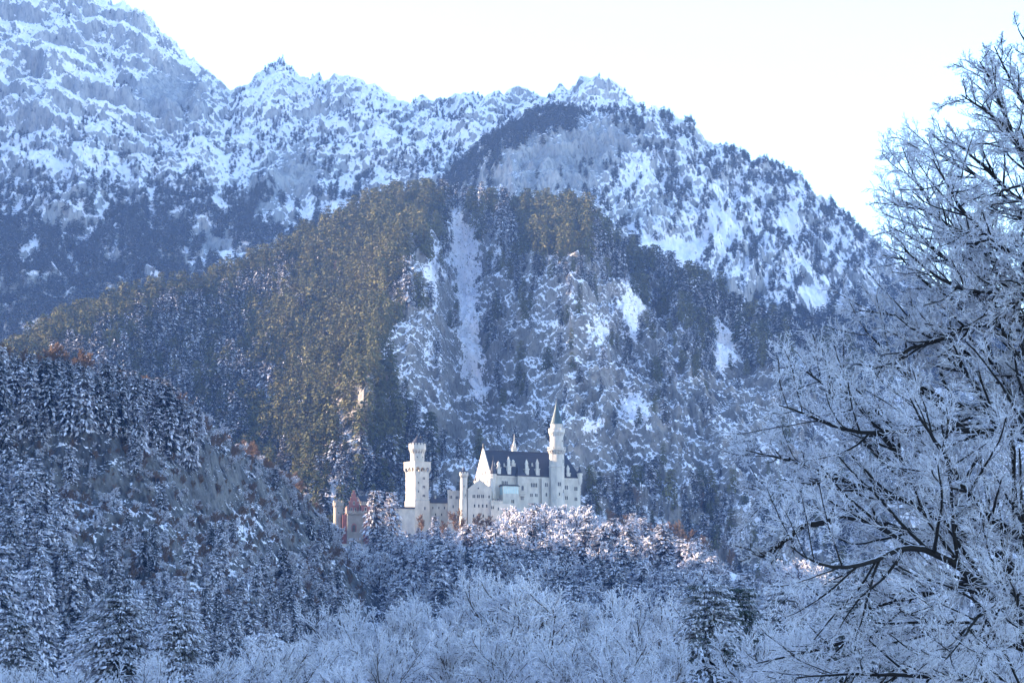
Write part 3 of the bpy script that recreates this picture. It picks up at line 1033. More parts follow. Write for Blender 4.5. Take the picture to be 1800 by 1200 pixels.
# gable windows: normal is -x
gw = lambda y, z, c=1, w_=0.9, h=2.0: window(pal, (-0.56, y, z), -Y_, -X_, w_, h, c)
gw(11, 24.5, 1, 1.0, 2.6)
for y in (7.2, 11, 14.8):
    gw(y, 19.5, 2, 0.8, 2.0)
for y in (4.5, 9, 13.5, 18):
    gw(y, 14.6, 2, 0.85, 2.1)
gb = MB().box(-2.4, -0.56, 6.5, 15.5, 10.6, 11.2)
for y in np.linspace(6.7, 15.3, 7):
    gb.box(-2.35, -2.1, y - 0.12, y + 0.12, 11.2, 12.2)
gb.box(-2.38, -2.08, 6.55, 15.45, 12.2, 12.4)
gb.build('gable_balcony', M_TRIM, pal)
# front projections
bay = MB().box(13.1, 24.8, -0.9, -0.006, -9, EV - 0.95)
bay.box(13.1, 17.9, -2.6, -0.9, -9, EV - 0.25)
bay.build('bay', M_STONE, pal)
br = MB().add([(12.7, -3.0, EV - 0.2), (18.3, -3.0, EV - 0.2), (18.3, 4.5, EV - 0.2), (12.7, 4.5, EV - 0.2), (15.2, 2.6, EV + 5.2), (15.8, 2.6, EV + 5.2)],
              [(0, 1, 5, 4), (1, 2, 5), (2, 3, 4, 5), (3, 0, 4), (3, 2, 1, 0)])
br.build('bay_roof', M_SLATE, pal)
MB().box(26.4, 30.6, -1.4, -0.006, -9, EV - 0.95).build('bay', M_STONE, pal)
bal = MB().box(13.9, 17.1, -3.6, -2.61, 8.3, 8.7)
for x in np.linspace(14.05, 16.95, 6):
    bal.box(x - 0.09, x + 0.09, -3.55, -3.4, 8.7, 9.6)
bal.box(13.95, 17.05, -3.57, -3.38, 9.6, 9.75)
bal.build('balcony', M_TRIM, pal)
# glazed loggia
lg = thing_loggia = MB().box(4.4, 13.0, -4.6, -0.006, -9, 8.7)
lg.box(4.4, 13.0, -4.6, -4.4, 8.7, 9.2)
for x in (4.4, 12.75):
    lg.box(x, x + 0.25, -4.6, -4.35, 9.2, 12.9)
lg.build('loggia', M_STONE, pal)
lr = MB().frustum((3.9, 13.4, -5.2, -0.01), (4.4, 13.2, -2.5, -0.01), 13.0, 13.9)
lr.build('loggia_roof', M_SLATE, pal)
gp = MB().box(4.66, 12.74, -4.5, -4.42, 9.2, 13.0)
gp.box(4.43, 4.5, -4.34, -0.1, 8.72, 13.0)
gp.build('loggia_glazing', M_PANE, pal)
mu = MB()
for x in np.linspace(5.6, 11.8, 6):
    mu.box(x - 0.09, x + 0.09, -4.56, -4.505, 9.2, 13.0)
mu.box(4.66, 12.74, -4.55, -4.504, 11.6, 11.75)
mu.build('mullion', M_TRIM, pal)
fx = lambda zx: (zx - 870) / 15.7
fw = lambda zx, zy, c=1, w_=0.75, h=2.0, yo=-0.004: window(pal, (fx(zx), yo, zz(zy + 17) + 0.0315 * fx(zx)), X_, -Y_, w_, h, c)
fw(980, 797, 4, 0.6, 2.1)
fw(1115, 845, 1, 1.2, 2.4, -2.604)
fw(1111, 925, 2, 0.6, 1.9, -2.604)
fw(1152, 810, 1, 0.8, 2.1, -0.904)
fw(1221, 815, 4, 0.65, 2.1, -0.904)
fw(1152, 893, 1, 0.8, 2.1, -0.904)
fw(1200, 895, 2, 0.55, 1.6, -0.904)
fw(1240, 895, 2, 0.55, 1.6, -0.904)
fw(1322, 812, 2, 0.6, 2.0, -1.404)
fw(1322, 893, 1, 0.8, 1.8, -1.404)
fw(1500, 832, 2, 0.7, 2.0)
fw(1581, 842, 2, 0.7, 2.0)
fw(1501, 918, 2, 0.6, 1.8)
fw(1581, 928, 2, 0.6, 1.8)
fw(1021, 955, 2, 0.6, 1.8, -4.604)
fw(955, 855, 1, 0.5, 1.2)
# stone chimneys along the eaves
for zx, y1, y0 in ((937, 612, 705), (1022, 572, 715), (1172, 594, 737), (1262, 590, 737), (1522, 640, 762), (1080, 590, 650)):
    x = fx(zx)
    yb = 0.3 if y0 > 690 else 4.0
    a, b = zz(y0) + 0.03 * x, zz(y1) + 0.03 * x
    h = b - a
    ch = MB().box(x - 0.95, x + 0.95, yb, yb + 2.2, a - 1.2, a + h * 0.38)
    ch.frustum((x - 1.2, x + 1.2, yb - 0.2, yb + 2.4), (x - 1.2, x + 1.2, yb - 0.2, yb + 2.4), a + h * 0.38, a + h * 0.44)
    ch.box(x - 0.62, x + 0.62, yb + 0.4, yb + 1.7, a + h * 0.44, a + h * 0.72)
    ch.frustum((x - 0.8, x + 0.8, yb + 0.25, yb + 1.85), (x - 0.15, x + 0.15, yb + 0.95, yb + 1.15), a + h * 0.72, b)
    ch.build('chimney', M_TRIM, roof_o)
for zx, zy in ((917, 640), (1000, 645), (1195, 660), (1475, 645), (1482, 685), (1240, 640)):
    x = fx(zx)
    z = zz(zy) + 0.03 * x
    y = (z - EV) / (RZ - EV) * DP / 2
    MB().frustum((x - 0.5, x + 0.5, y - 1.0, y + 0.6), (x - 0.05, x + 0.05, y - 0.9, y + 0.9), z - 0.6, z + 1.3).build('dormer', M_STONE, roof_o)


def turret(par, x, y, r, zb, ze, za, n=8, mat=M_STONE, roofm=M_SLATE, merl=False):
    t = MB().ring(x, y, [(0.25, zb - 2.2), (r, zb), (r, ze - 1.2), (r + 0.25, ze - 0.9), (r + 0.25, ze)], n, pi / n)
    if merl:
        crown_ring(t, x, y, r + 0.25, ze, ze + 0.7, n, 0.55, 0.35)
    o = t.build('turret', mat, par)
    MB().ring(x, y, [(r + (0.35 if not merl else -0.12), ze + 0.01), (r * 0.45, ze + (za - ze) * 0.5), (0.03, za)], n, pi / n).build('turret_roof', roofm, o)
    MB().ring(x, y, [(0.05, za - 0.1), (0.05, za + 0.8), (0.16, za + 1.0), (0.02, za + 1.3)], 6).build('finial', M_BRONZE, o)
    return o


turret(pal, 1.0, 0.2, 1.55, zz(925), zz(728) + 0.4, zz(590), 8, M_TRIM)
turret(pal, 0.3, DP - 0.4, 1.4, zz(800), zz(745), zz(640), 8, M_TRIM)
turret(pal, L - 0.3, 0.3, 1.25, zz(785) + 1.4, zz(712) + 1.5, zz(650) + 1.5, 8)
# openwork spire behind the ridge
sp = MB().ring(fx(1135), DP / 2 + 1.5, [(1.5, RZ - 2), (1.5, RZ + 1.2), (1.75, RZ + 1.3), (1.75, RZ + 1.6), (1.0, RZ + 1.8), (0.85, RZ + 4.0), (0.3, RZ + 5.5), (0.12, RZ + 9.0)], 8)
for k in range(8):
    a = 2 * pi * k / 8
    sp.ring(fx(1135) + 1.55 * cos(a), DP / 2 + 1.5 + 1.55 * sin(a), [(0.14, RZ + 1.5), (0.14, RZ + 2.7), (0.02, RZ + 3.5)], 5)
sp.build('ridge_spire', M_TRIM, pal)

# ---- stair tower
def pal_pt(x, y):
    c, s = cos(radians(20.6)), sin(radians(20.6))
    return np.array([p0[0] + x * c - y * s, p0[1] + x * s + y * c, Z0])


tw = thing('stair_tower', pal_pt(34.3, -1.7), radians(20.6), 'tallest slender white tower with two galleries and green spire', 'tower')
tz = lambda y: zz(y) + 0.9
MB().ring(0, 0, [(4.1, -10), (4.1, tz(935)), (3.82, tz(928)), (3.82, tz(668)), (4.05, tz(662)), (4.05, tz(655)), (3.72, tz(650)), (3.72, tz(553))], 8, pi / 8).build('lower_shaft', M_STONE, tw)
g1 = MB()
corbels(g1, 0, 0, 3.6, 4.65, tz(556), tz(524), 18)
g1.ring(0, 0, [(3.55, tz(545)), (3.6, tz(524)), (4.75, tz(523)), (4.75, tz(516)), (3.4, tz(515))], 24)
g1.build('gallery', M_STONE, tw)
rl = MB()
for k in range(24):
    a = 2 * pi * k / 24
    rl.ring(4.55 * cos(a), 4.55 * sin(a), [(0.09, tz(516.5)), (0.09, tz(499))], 4)
rl.ring(0, 0, [(4.42, tz(500)), (4.68, tz(500)), (4.68, tz(496)), (4.42, tz(496)), (4.42, tz(500))], 24, 0, False)
rl.build('railing', M_TRIM, tw)
MB().ring(0, 0, [(3.35, tz(516)), (3.35, tz(396))], 20).build('upper_shaft', M_STONE, tw)
g2 = MB()
corbels(g2, 0, 0, 3.3, 4.0, tz(408), tz(372), 18)
g2.ring(0, 0, [(3.3, tz(392)), (3.36, tz(372)), (4.15, tz(371)), (4.15, tz(350)), (3.75, tz(350)), (3.75, tz(366)), (2.9, tz(366))], 24)
crown_ring(g2, 0, 0, 4.15, tz(350), tz(336), 18, 0.55, 0.35)
g2.build('battlement', M_TRIM, tw)
MB().ring(0, 0, [(2.95, tz(368)), (2.95, tz(303)), (3.15, tz(302)), (3.15, tz(299))], 20).build('drum', M_STONE, tw)
cone = MB().ring(0, 0, [(3.2, tz(298)), (2.25, tz(245)), (1.15, tz(180)), (0.10, tz(100))], 16).build('spire', M_COPPER, tw)
MB().ring(0, 0, [(0.06, tz(102)), (0.06, tz(86)), (0.2, tz(83)), (0.02, tz(76))], 6).build('finial', M_BRONZE, cone)
MB().frustum((0.6, 1.3, -2.6, -1.4), (0.8, 1.1, -2.0, -1.5), tz(243), tz(228)).build('dormer', M_BRONZE, cone)


def oct_win(par, ang, r, z, w_, h, c=1):
    a = radians(ang)
    n = np.array([cos(a), sin(a), 0])
    return window(par, n * r + np.array([0, 0, z]), np.array([-sin(a), cos(a), 0]), n, w_, h, c)


oct_win(tw, -90, 3.84 * cos(pi / 8) - 0.004, tz(826), 0.65, 2.0, 2)
oct_win(tw, -45, 3.84 * cos(pi / 8) - 0.004, tz(880), 0.8, 1.8)
oct_win(tw, -45, 3.73 * cos(pi / 8) - 0.004, tz(628), 0.7, 1.8)
oct_win(tw, -55, 3.345, tz(448), 0.6, 0.8)
oct_win(tw, -90, 3.84 * cos(pi / 8) - 0.004, tz(905), 0.6, 1.5)

# ---- square tower
qb = P(zpx(252), 900, 1443.0)
sq = thing('square_tower', (qb[0], qb[1], Z0), radians(36.5), 'square white tower with arcaded parapet and round crenellated turret', 'tower')
h0, h1 = 8.3 / 2, 8.9 / 2
MB().box(-h0, h0, -h0, h0, zz(938), zz(700)).build('shaft', M_STONE, sq)
bs = MB().box(-h1, h1, -h1, h1, -14, zz(944))
bs.frustum((-h1 - 0.15, h1 + 0.15, -h1 - 0.15, h1 + 0.15), (-h0, h0, -h0, h0), zz(944), zz(938))
bs.build('base', M_STONE, sq)
hp = 9.7 / 2
par = MB().box(-hp, hp, -hp, hp, zz(662), zz(622))
par.frustum((-hp - 0.2, hp + 0.2, -hp - 0.2, hp + 0.2), (-hp - 0.2, hp + 0.2, -hp - 0.2, hp + 0.2), zz(622), zz(617))
par_o = par.build('parapet', M_STONE, sq)
zb_, zt_ = zz(732), zz(662)
arc = MB()
for k in range(4):
    a = pi / 2 * k
    n_, u_ = np.array([sin(a), -cos(a), 0]), np.array([cos(a), sin(a), 0])
    W = 2 * hp
    # piers that widen towards the parapet and pointed arches between them
    cs = np.linspace(-hp + 0.32, hp - 0.32, 4)
    for c in cs:
        V = []
        for z, d, hw in ((zb_, 0.02, 0.26), (zz(700), 0.30, 0.28), (zz(684), hp - h0, 0.30), (zt_, hp - h0, 0.34)):
            for ss, dd in ((-hw, -0.3), (hw, -0.3), (hw, d), (-hw, d)):
                V.append(u_ * np.clip(c + ss, -hp, hp) * (1 if z > zz(690) else (h0 / hp)) + n_ * (h0 + dd) + np.array([0, 0, z]))
        F = [(3, 2, 1, 0), (12, 13, 14, 15)]
        for j in range(3):
            F += [(4 * j + q, 4 * j + (q + 1) % 4, 4 * j + 4 + (q + 1) % 4, 4 * j + 4 + q) for q in range(4)]
        arc.add(V, F)
    for c0, c1 in zip(cs[:-1], cs[1:]):
        m_, r_ = (c0 + c1) / 2, (c1 - c0) / 2 - 0.3
        zs = zz(684)
        pts = [(c0 + 0.1, zs), (c0 + 0.30, zs), (m_ - r_ * 0.72, zs + (zt_ - zs) * 0.6), (m_, zt_ - 0.2), (m_ + r_ * 0.72, zs + (zt_ - zs) * 0.6), (c1 - 0.30, zs), (c1 - 0.1, zs), (c1 - 0.1, zt_), (c0 + 0.1, zt_)]
        arc.plate(n_ * (hp - 0.35), u_, n_, pts, 0.345)
arc.build('arcade', M_STONE, sq)
tr = MB().ring(0, 0, [(3.5, zz(620)), (3.5, zz(545))], 24)
tr.build('turret', M_STONE, sq)
tc = MB()
corbels(tc, 0, 0, 3.45, 4.2, zz(556), zz(512), 16)
tc.ring(0, 0, [(3.45, zz(530)), (4.3, zz(511)), (4.3, zz(478)), (3.9, zz(478)), (3.9, zz(490)), (1, zz(490))], 24)
crown_ring(tc, 0, 0, 4.3, zz(478), zz(463), 16, 0.6, 0.38)
tc.build('battlement', M_STONE, sq)
sr = MB().ring(0, 0, [(3.85, zz(480)), (3.75, zz(468)), (1.9, zz(435)), (0.45, zz(405)), (0.3, zz(398))], 16).build('turret_roof', M_SLATE, sq)
MB().ring(0, 0, [(0.12, zz(399)), (0.12, zz(388)), (0.3, zz(385)), (0.03, zz(376))], 6).build('finial', M_BRONZE, sr)
MB().box(1.2, 1.9, -1.4, -0.7, zz(440), zz(402)).build('chimney', M_SLATE, sr)
sw = lambda zx, zy, c=1, w_=0.6, h=1.3, off=h0: window(sq, ((zx - 238) / (112 / (2 * h0)) - h0, -off - 0.004, zz(zy + 11)), X_, -Y_, w_, h, c, 0.3, True)
for y in (756, 828, 902):
    sw(309, y, 2, 0.55, 1.2)
for y in (795, 868):
    sw(266, y, 1, 0.45, 1.1)
sw(315, 1010, 1, 0.6, 1.5, h1)
for y, z in ((-1.5, 850), (1.0, 760), (1.5, 905)):
    window(sq, (-h0 - 0.004, y, zz(z)), -Y_, -X_, 0.4, 0.9, 1, 0.3, True)
for a in (-125, -75, -30):
    oct_win(sq, a, 3.496, zz(585), 0.45, 0.7)

# ---- gabled house with its round turret
kb = P(zpx(675), 900, 1430.0)
kn = thing('gabled_house', (kb[0], kb[1], Z0), radians(4), 'white gabled front house below the palace gable, with paired windows', 'house')
KW, KE, KR = 11.6, zz(862), zz(788)
ks = MB().plate((KW / 2, 0, 0), X_, -Y_, [(-KW / 2, -14), (KW / 2, -14), (KW / 2, KE), (0.5, KR), (-0.5, KR), (-KW / 2, KE)], 0.5)
ks.box(0, KW, 0.003, 16, -14, KE - 0.3)
ks.build('wall', M_STONE, kn)
kr = MB().add([(-0.3, 0.02, KE - 0.25), (KW / 2, 0.02, KR - 0.5), (KW + 0.3, 0.02, KE - 0.25), (-0.3, 16.3, KE - 0.25), (KW / 2, 16.3, KR - 0.5), (KW + 0.3, 16.3, KE - 0.25)],
              [(0, 1, 4, 3), (1, 2, 5, 4), (0, 2, 1), (3, 4, 5), (0, 3, 5, 2)])
kr.build('roof', M_SNOWROOF, kn)
kc = MB()
for s_ in (-1, 1):
    kc.plate((KW / 2, -0.52, 0), X_ * s_, -Y_, [(0, KR - 0.5), (KW / 2 + 0.1, KE - 0.5), (KW / 2 + 0.1, KE - 0.1), (0, KR + 0.1)], 0.15)
kc.build('gable_coping', M_TRIM, kn)
MB().box(KW / 2 - 0.3, KW / 2 + 0.3, -0.5, -0.1, KR, KR + 1.4).build('gable_finial', M_TRIM, kn)
MB().box(-0.05, KW + 0.05, -0.62, -0.504, zz(945), zz(940)).build('string_course', M_TRIM, kn)
kw = lambda zx, zy, c=2, w_=0.55, h=1.7: window(kn, ((zx - 675) * ZP, -0.504, zz(zy + 13)), X_, -Y_, w_, h, c)
for zx in (724, 761, 796):
    kw(zx, 925)
kw(850, 930, 1, 0.7)
for zx in (730, 765, 797, 830):
    kw(zx, 1003, 1, 0.7, 1.6)
for zx in (722, 763, 802):
    kw(zx, 1085, 1, 0.6, 1.5)
kw(760, 850, 1, 0.6, 0.8)
rt = thing('round_turret', P(zpx(640), 900, 1431.0) * np.array([1, 1, 0]) + np.array([0, 0, Z0]), 0, 'thin white round turret with battlements and dark pointed cap', 'turret')
MB().ring(0, 0, [(2.0, -14), (2.0, zz(945)), (1.75, zz(940)), (1.75, zz(768))], 16).build('shaft', M_STONE, rt)
rc = MB()
corbels(rc, 0, 0, 1.7, 2.2, zz(775), zz(750), 12)
rc.ring(0, 0, [(1.7, zz(760)), (2.28, zz(749)), (2.28, zz(735)), (1.95, zz(735)), (1.95, zz(742)), (0.5, zz(742))], 16)
crown_ring(rc, 0, 0, 2.28, zz(735), zz(724), 10, 0.55, 0.3)
rc.build('battlement', M_STONE, rt)
rr_ = MB().ring(0, 0, [(1.95, zz(734)), (0.9, zz(705)), (0.06, zz(672))], 12).build('turret_roof', M_SLATE, rt)
MB().ring(0, 0, [(0.05, zz(673)), (0.05, zz(662)), (0.02, zz(655))], 5).build('finial', M_BRONZE, rr_)
oct_win(rt, -85, 1.746, zz(850), 0.4, 1.0)
oct_win(rt, -60, 1.746, zz(925), 0.45, 1.1)

ab = P(zpx(510), 900, 1436.0)
an = thing('annex', (ab[0], ab[1], Z0), radians(3), 'low white annex with flat crenellated top between turret and dark roofed wing', 'house')
aw = (610 - 508) * ZP
MB().box(0, aw, 0, 9, -14, zz(880)).build('wall', M_STONE, an)
ac = MB().box(-0.2, aw + 0.2, -0.25, 9.1, zz(880), zz(870))
for x in np.linspace(0.3, aw - 0.3, 7):
    ac.box(x - 0.25, x + 0.25, -0.25, 0.1, zz(870), zz(864))
ac.build('battlement', M_STONE, an)
ar = turret(an, 0.4, 0.4, 0.7, zz(930), zz(860), zz(838), 8, M_STONE)
for zx, zy in ((530, 920), (582, 925), (550, 1000)):
    window(an, ((zx - 508) * ZP, -0.004, zz(zy + 12)), X_, -Y_, 0.55, 1.5, 1 if zy > 990 else 2)

wb = P(zpx(346), 900, 1446.0)
wg = thing('connecting_wing', (wb[0], wb[1], Z0), radians(2), 'long low white wing under a dark hipped roof beside the square tower', 'wing')
ww = (514 - 340) * ZP
MB().box(0, ww, 0, 7, -14, zz(955)).build('wall', M_STONE, wg)
MB().add([(-0.2, -0.35, zz(956)), (ww, -0.35, zz(956)), (ww, 7.3, zz(956)), (-0.2, 7.3, zz(956)), (1.2, 3.5, zz(903)), (ww - 0.6, 3.5, zz(905))], [(0, 1, 5, 4), (1, 2, 5), (2, 3, 4, 5), (3, 0, 4), (3, 2, 1, 0)]).build('roof', M_SLATE, wg)
MB().box(ww * 0.3, ww * 0.3 + 0.8, 2.6, 3.4, zz(915), zz(890)).build('chimney', M_TRIM, wg)
for x in (2.2, 5.2, 8.0):
    window(wg, (x, -0.004, zz(1005)), X_, -Y_, 0.5, 1.2)
for x in (3.6, 6.6):
    window(wg, (x, -0.004, zz(1062)), X_, -Y_, 0.55, 1.3)

# low court wing in front of the palace
cb = P(zpx(868), 900, 1428.0)
cw = thing('court_wing', (cb[0], cb[1], Z0), radians(14), 'low white court wing with small pyramid roof below the glazed loggia', 'wing')
cl = (1080 - 868) * ZP
MB().box(0, cl, 0, 6, -14, zz(985)).box(-0.0, 6.0, 0.5, 6, zz(985), zz(965)).build('wall', M_STONE, cw)
cbt = MB()
for x in np.linspace(0.3, 5.7, 7):
    cbt.box(x - 0.24, x + 0.24, 0.45, 0.85, zz(965), zz(956))
cbt.build('battlement', M_STONE, cw)
MB().add([(2.8, 1.2, zz(965)), (5.6, 1.2, zz(965)), (5.6, 5, zz(965)), (2.8, 5, zz(965)), (4.2, 3, zz(938))], [(0, 1, 4), (1, 2, 4), (2, 3, 4), (3, 0, 4), (3, 2, 1, 0)]).build('pyramid_roof', M_SLATE, cw)
for zx, zy, c in ((880, 1020, 2), (1005, 1035, 2), (930, 1030, 1), (1050, 1030, 1)):
    window(cw, ((zx - 868) * ZP, -0.004, zz(zy + 12)), X_, -Y_, 0.55, 1.5, c)

# curtain wall
vb = P(zpx(70), 900, 1425.0)
vw = thing('curtain_wall', (vb[0], vb[1], Z0), radians(6), 'plain white curtain wall under a thin dark coping beside square tower', 'wall')
vl = (232 - 70) * ZP
MB().box(0, vl, 0, 1.6, -14, zz(1032)).build('wall', M_STONE, vw)
MB().add([(-0.1, -0.5, zz(1033)), (vl, -0.5, zz(1033)), (vl, 2.2, zz(1033)), (-0.1, 2.2, zz(1033)), (-0.1, 0.85, zz(1016)), (vl, 0.85, zz(1016))], [(0, 1, 5, 4), (2, 3, 4, 5), (1, 2, 5), (3, 0, 4), (3, 2, 1, 0)]).build('coping', M_SLATE, vw)

# ---- red gatehouse
GP_ = 0.2822 / 3.333 * 1390 / 1440
gz = lambda y: (905 - y) * GP_
gxx = lambda x: (x - 227) * GP_
gb0 = P(540 + 227 / 3.333, 680 + 905 / 3.333, 1390.0)
gh = thing('gatehouse', gb0, radians(8), 'red and ochre brick gatehouse with stepped gable and arched gateway', 'gatehouse')
MB().box(gxx(232), gxx(328), -1.5, 5, -8, gz(742)).build('front_wall', M_OCHRE, gh)
fb = MB().box(gxx(228), gxx(332), -1.9, 5.1, gz(742), gz(733))
for x in np.linspace(gxx(233), gxx(327), 8):
    fb.box(x - 0.33, x + 0.33, -1.9, -1.45, gz(733), gz(723))
for x in np.linspace(gxx(236), gxx(324), 12):
    fb.box(x - 0.16, x + 0.16, -1.85, -1.5, gz(752), gz(742))
fb.build('battlement', M_OCHRE, gh)
gbk = MB().box(gxx(236), gxx(362), 5.1, 15, -8, gz(690))
gbk.build('rear_wall', M_RED, gh)
stp = [(gxx(236), gz(742)), (gxx(316), gz(742)), (gxx(316), gz(690))]
top_ = [(316, 690), (306, 690), (306, 664), (297, 664), (297, 640), (289, 640), (289, 618), (283, 618), (283, 600), (271, 600), (271, 618), (264, 618), (264, 640), (256, 640), (256, 664), (247, 664), (247, 690), (236, 690)]
MB().plate((0, 5.0, 0), X_, -Y_, [(gxx(236), gz(742)), (gxx(316), gz(742))] + [(gxx(a), gz(b)) for a, b in top_], 0.5).build('stepped_gable', M_RED, gh)
cp = MB()
for (a, b), (c_, d_) in zip(top_[:-1], top_[1:]):
    if b == d_:
        cp.box(gxx(min(a, c_)) - 0.1, gxx(max(a, c_)) + 0.1, 4.3, 5.1, gz(b), gz(b) + 0.35)
for x in (241, 311):
    cp.box(gxx(x) - 0.3, gxx(x) + 0.3, 4.25, 4.48, gz(742), gz(690))
cp.build('gable_coping', M_OCHRE, gh)
MB().box(gxx(316), gxx(366), -0.2, 5.0, -8, gz(690)).build('side_block', M_RED, gh)
sb = MB().box(gxx(312), gxx(370), -0.5, 5.0, gz(690), gz(680))
for x in np.linspace(gxx(318), gxx(364), 5):
    sb.box(x - 0.33, x + 0.33, -0.5, -0.1, gz(680), gz(668))
sb.box(gxx(316), gxx(366), -0.32, -0.203, gz(735), gz(728))
sb.build('side_battlement', M_OCHRE, gh)
MB().add([(gxx(318), 4, gz(668)), (gxx(368), 4, gz(668)), (gxx(368), 13, gz(668)), (gxx(318), 13, gz(668)), (gxx(300), 8.5, gz(624)), (gxx(364), 8.5, gz(624))], [(0, 1, 5, 4), (1, 2, 5), (2, 3, 4, 5), (3, 0, 4), (3, 2, 1, 0)]).build('roof', M_SLATE, gh)
MB().box(gxx(206), gxx(232), 0.5, 5.0, -8, gz(745)).build('side_block', M_RED, gh)
for x0_, z0_, yo in ((gxx(272), 870, -1.504),):
    MB().plate((x0_, yo, gz(848)), X_, -Y_, arch(2.4, 4.1), 0.12).build('gateway', M_RED, gh)
    MB().plate((x0_, yo - 0.125, gz(848)), X_, -Y_, arch(1.5, 3.3), 0.03).build('gate_opening', M_GLASS, gh)
for x in (262, 285):
    window(gh, (gxx(x), 4.496, gz(722)), X_, -Y_, 0.6, 1.7)
window(gh, (gxx(341), -0.204, gz(775)), X_, -Y_, 1.0, 2.4)
window(gh, (gxx(341), -0.204, gz(722)), X_, -Y_, 0.7, 1.6)
window(gh, (gxx(277), 4.496, gz(680)), X_, -Y_, 0.6, 1.3)
# its round corner turret
gt = thing('corner_turret', P(540 + 180 / 3.333, 680 + 905 / 3.333, 1394.0), 0, 'squat pale crenellated turret beside the red gatehouse', 'turret')
MB().ring(0, 0, [(2.3, -8), (2.3, gz(700))], 16).build('shaft', M_OCHRE, gt)
gtb = MB()
corbels(gtb, 0, 0, 2.25, 2.6, gz(708), gz(694), 12)
gtb.ring(0, 0, [(2.25, gz(700)), (2.65, gz(694)), (2.65, gz(676)), (2.2, gz(676)), (2.2, gz(684)), (0.5, gz(684))], 16)
crown_ring(gtb, 0, 0, 2.65, gz(676), gz(664), 10, 0.58, 0.4)
gtb.build('battlement', M_OCHRE, gt)
oct_win(gt, -80, 2.296, gz(745), 0.5, 1.2)
# terrace wall below the gate
tb = P(540 + 190 / 3.333, 680 + 915 / 3.333, 1378.0)
te = thing('terrace_wall', tb, radians(6), 'low stone terrace wall with railing below the red gatehouse', 'wall')
MB().box(0, 17, 0, 1.0, -9, -0.2).build('wall', M_TRIM, te)
ra = MB().box(0, 17, 0.1, 0.2, 0.75, 0.85)
for x in np.linspace(0.2, 16.8, 18):
    ra.box(x - 0.04, x + 0.04, 0.1, 0.2, -0.2, 0.75)
ra.build('railing', M_BRONZE, te)

# ------------------------------------------------------------------ forests
def clump(px, py, sx, sy, seed, octv=4):
    return fbm(px / sx, py / sy, octv, seed)


def tall(pts, lo, hi, seed, limit=None, least=4.0):
    """Heights in metres; LIMIT(px) is the line in the photograph that tops stay under."""
    g = np.random.default_rng(seed)
    h = lo + (hi - lo) * g.beta(2, 2, len(pts))
    if limit is not None:
        px, py = pix(pts)
        h = np.minimum(h, (py - limit(px)) * K * pts[:, 1] * g.uniform(0.62, 1.0, len(pts)))
    return h, h > least


# castle hill: hoar-frosted mixed wood
LIMX = (300, 400, 450, 488, 520, 560, 572, 578, 668, 674, 700, 712, 760, 800, 860, 884, 900, 950, 1030, 1045, 1075, 1110, 1170, 1200, 1240, 1290, 1330, 1390, 1440, 1480, 1540, 1700, 2200)
LIMY = (1120, 1065, 1010, 945, 900, 890, 900, 952, 952, 905, 920, 930, 930, 928, 922, 905, 884, 876, 880, 898, 915, 905, 930, 940, 958, 1003, 1015, 985, 985, 1000, 1010, 1080, 1200)
limE = lambda px: np.interp(px, LIMX, LIMY)


def densE(px, py, S, iv, iu):
    d = np.ones_like(px)
    d *= 1 - 0.97 * (cliffE(px, py) > 0.45)
    d *= ~((px > 872) & (px < 1052) & (py < 948))
    d *= ~((px > 1335) & (px < 1490) & (py < 1075))
    d *= ~((px > 1002) & (px < 1026) & (py > 985) & (py < 1060))
    return d


pts = scatter(E_, 26000, densE, 6.6, 21, xr=(420, 1900))
hh, ok = tall(pts, 10, 25, 22, limE, 2.5)
pts, hh = pts[ok], hh[ok]
px, py = pix(pts)
g = np.random.default_rng(23)
isc = (g.random(len(pts)) + 0.35 * clump(px, py, 60, 60, 24)) > np.where((px > 860) & (px < 1110) & (py < 975), 1.3, 0.50)
order = np.argsort(-hh / pts[:, 1] + np.where(py > 1120, -1, 0) + 0.004 * (py < 1040))
pts, hh, isc, px, py = pts[order], hh[order], isc[order], px[order], py[order]


def zoneE(kind):
    def f(x, y):
        if x < 585:
            a = 'on the cliff below the pale corner turret'
        elif x < 700:
            a = 'on the slope below the red gatehouse'
        elif x < 870:
            a = 'on the slope below the square tower and gabled house'
        elif x < 1050:
            a = 'in sunlit clump under the palace front' if y < 945 else 'on the shaded slope below the palace'
        elif x < 1240:
            a = 'on the slope falling away east of palace'
        else:
            a = 'on the low end of the castle ridge'
        return f'{kind} {a}', f'{kind}s {a}'
    return f


fir_pts, fir_h = pts[isc], hh[isc] * 1.12
brd_pts, brd_h = pts[~isc], hh[~isc] * 0.95
rime_firs = plant('rimed_spruce', 'spruce', CON_RIME, fir_pts[:175], fir_h[:175], zoneE('hoarfrosted spruce'), 31)
rime_brds = plant('frosted_broadleaf', 'bare tree', BRD_RIME, brd_pts[:300], brd_h[:300], zoneE('white frosted bare tree'), 32)
if len(fir_pts) > 175:
    stuff('spruce_wood', 'hoarfrosted spruces filling the castle hillside', fir_pts[175:], fir_h[175:], rime_firs[:8], 33)
if len(brd_pts) > 300:
    stuff('frosted_wood', 'frosted bare trees filling the castle hillside', brd_pts[300:], brd_h[300:], rime_brds[:8], 34)


def single(name, cat, me, px, py_base, Y, h, label, group=None, rz=0.0, wide=1.0):
    p = P(px, py_base, Y)
    return tag(link(name, me, None, p - np.array([0, 0, 0.5]), rz, (h * wide, h * wide, h)), label, cat, group)


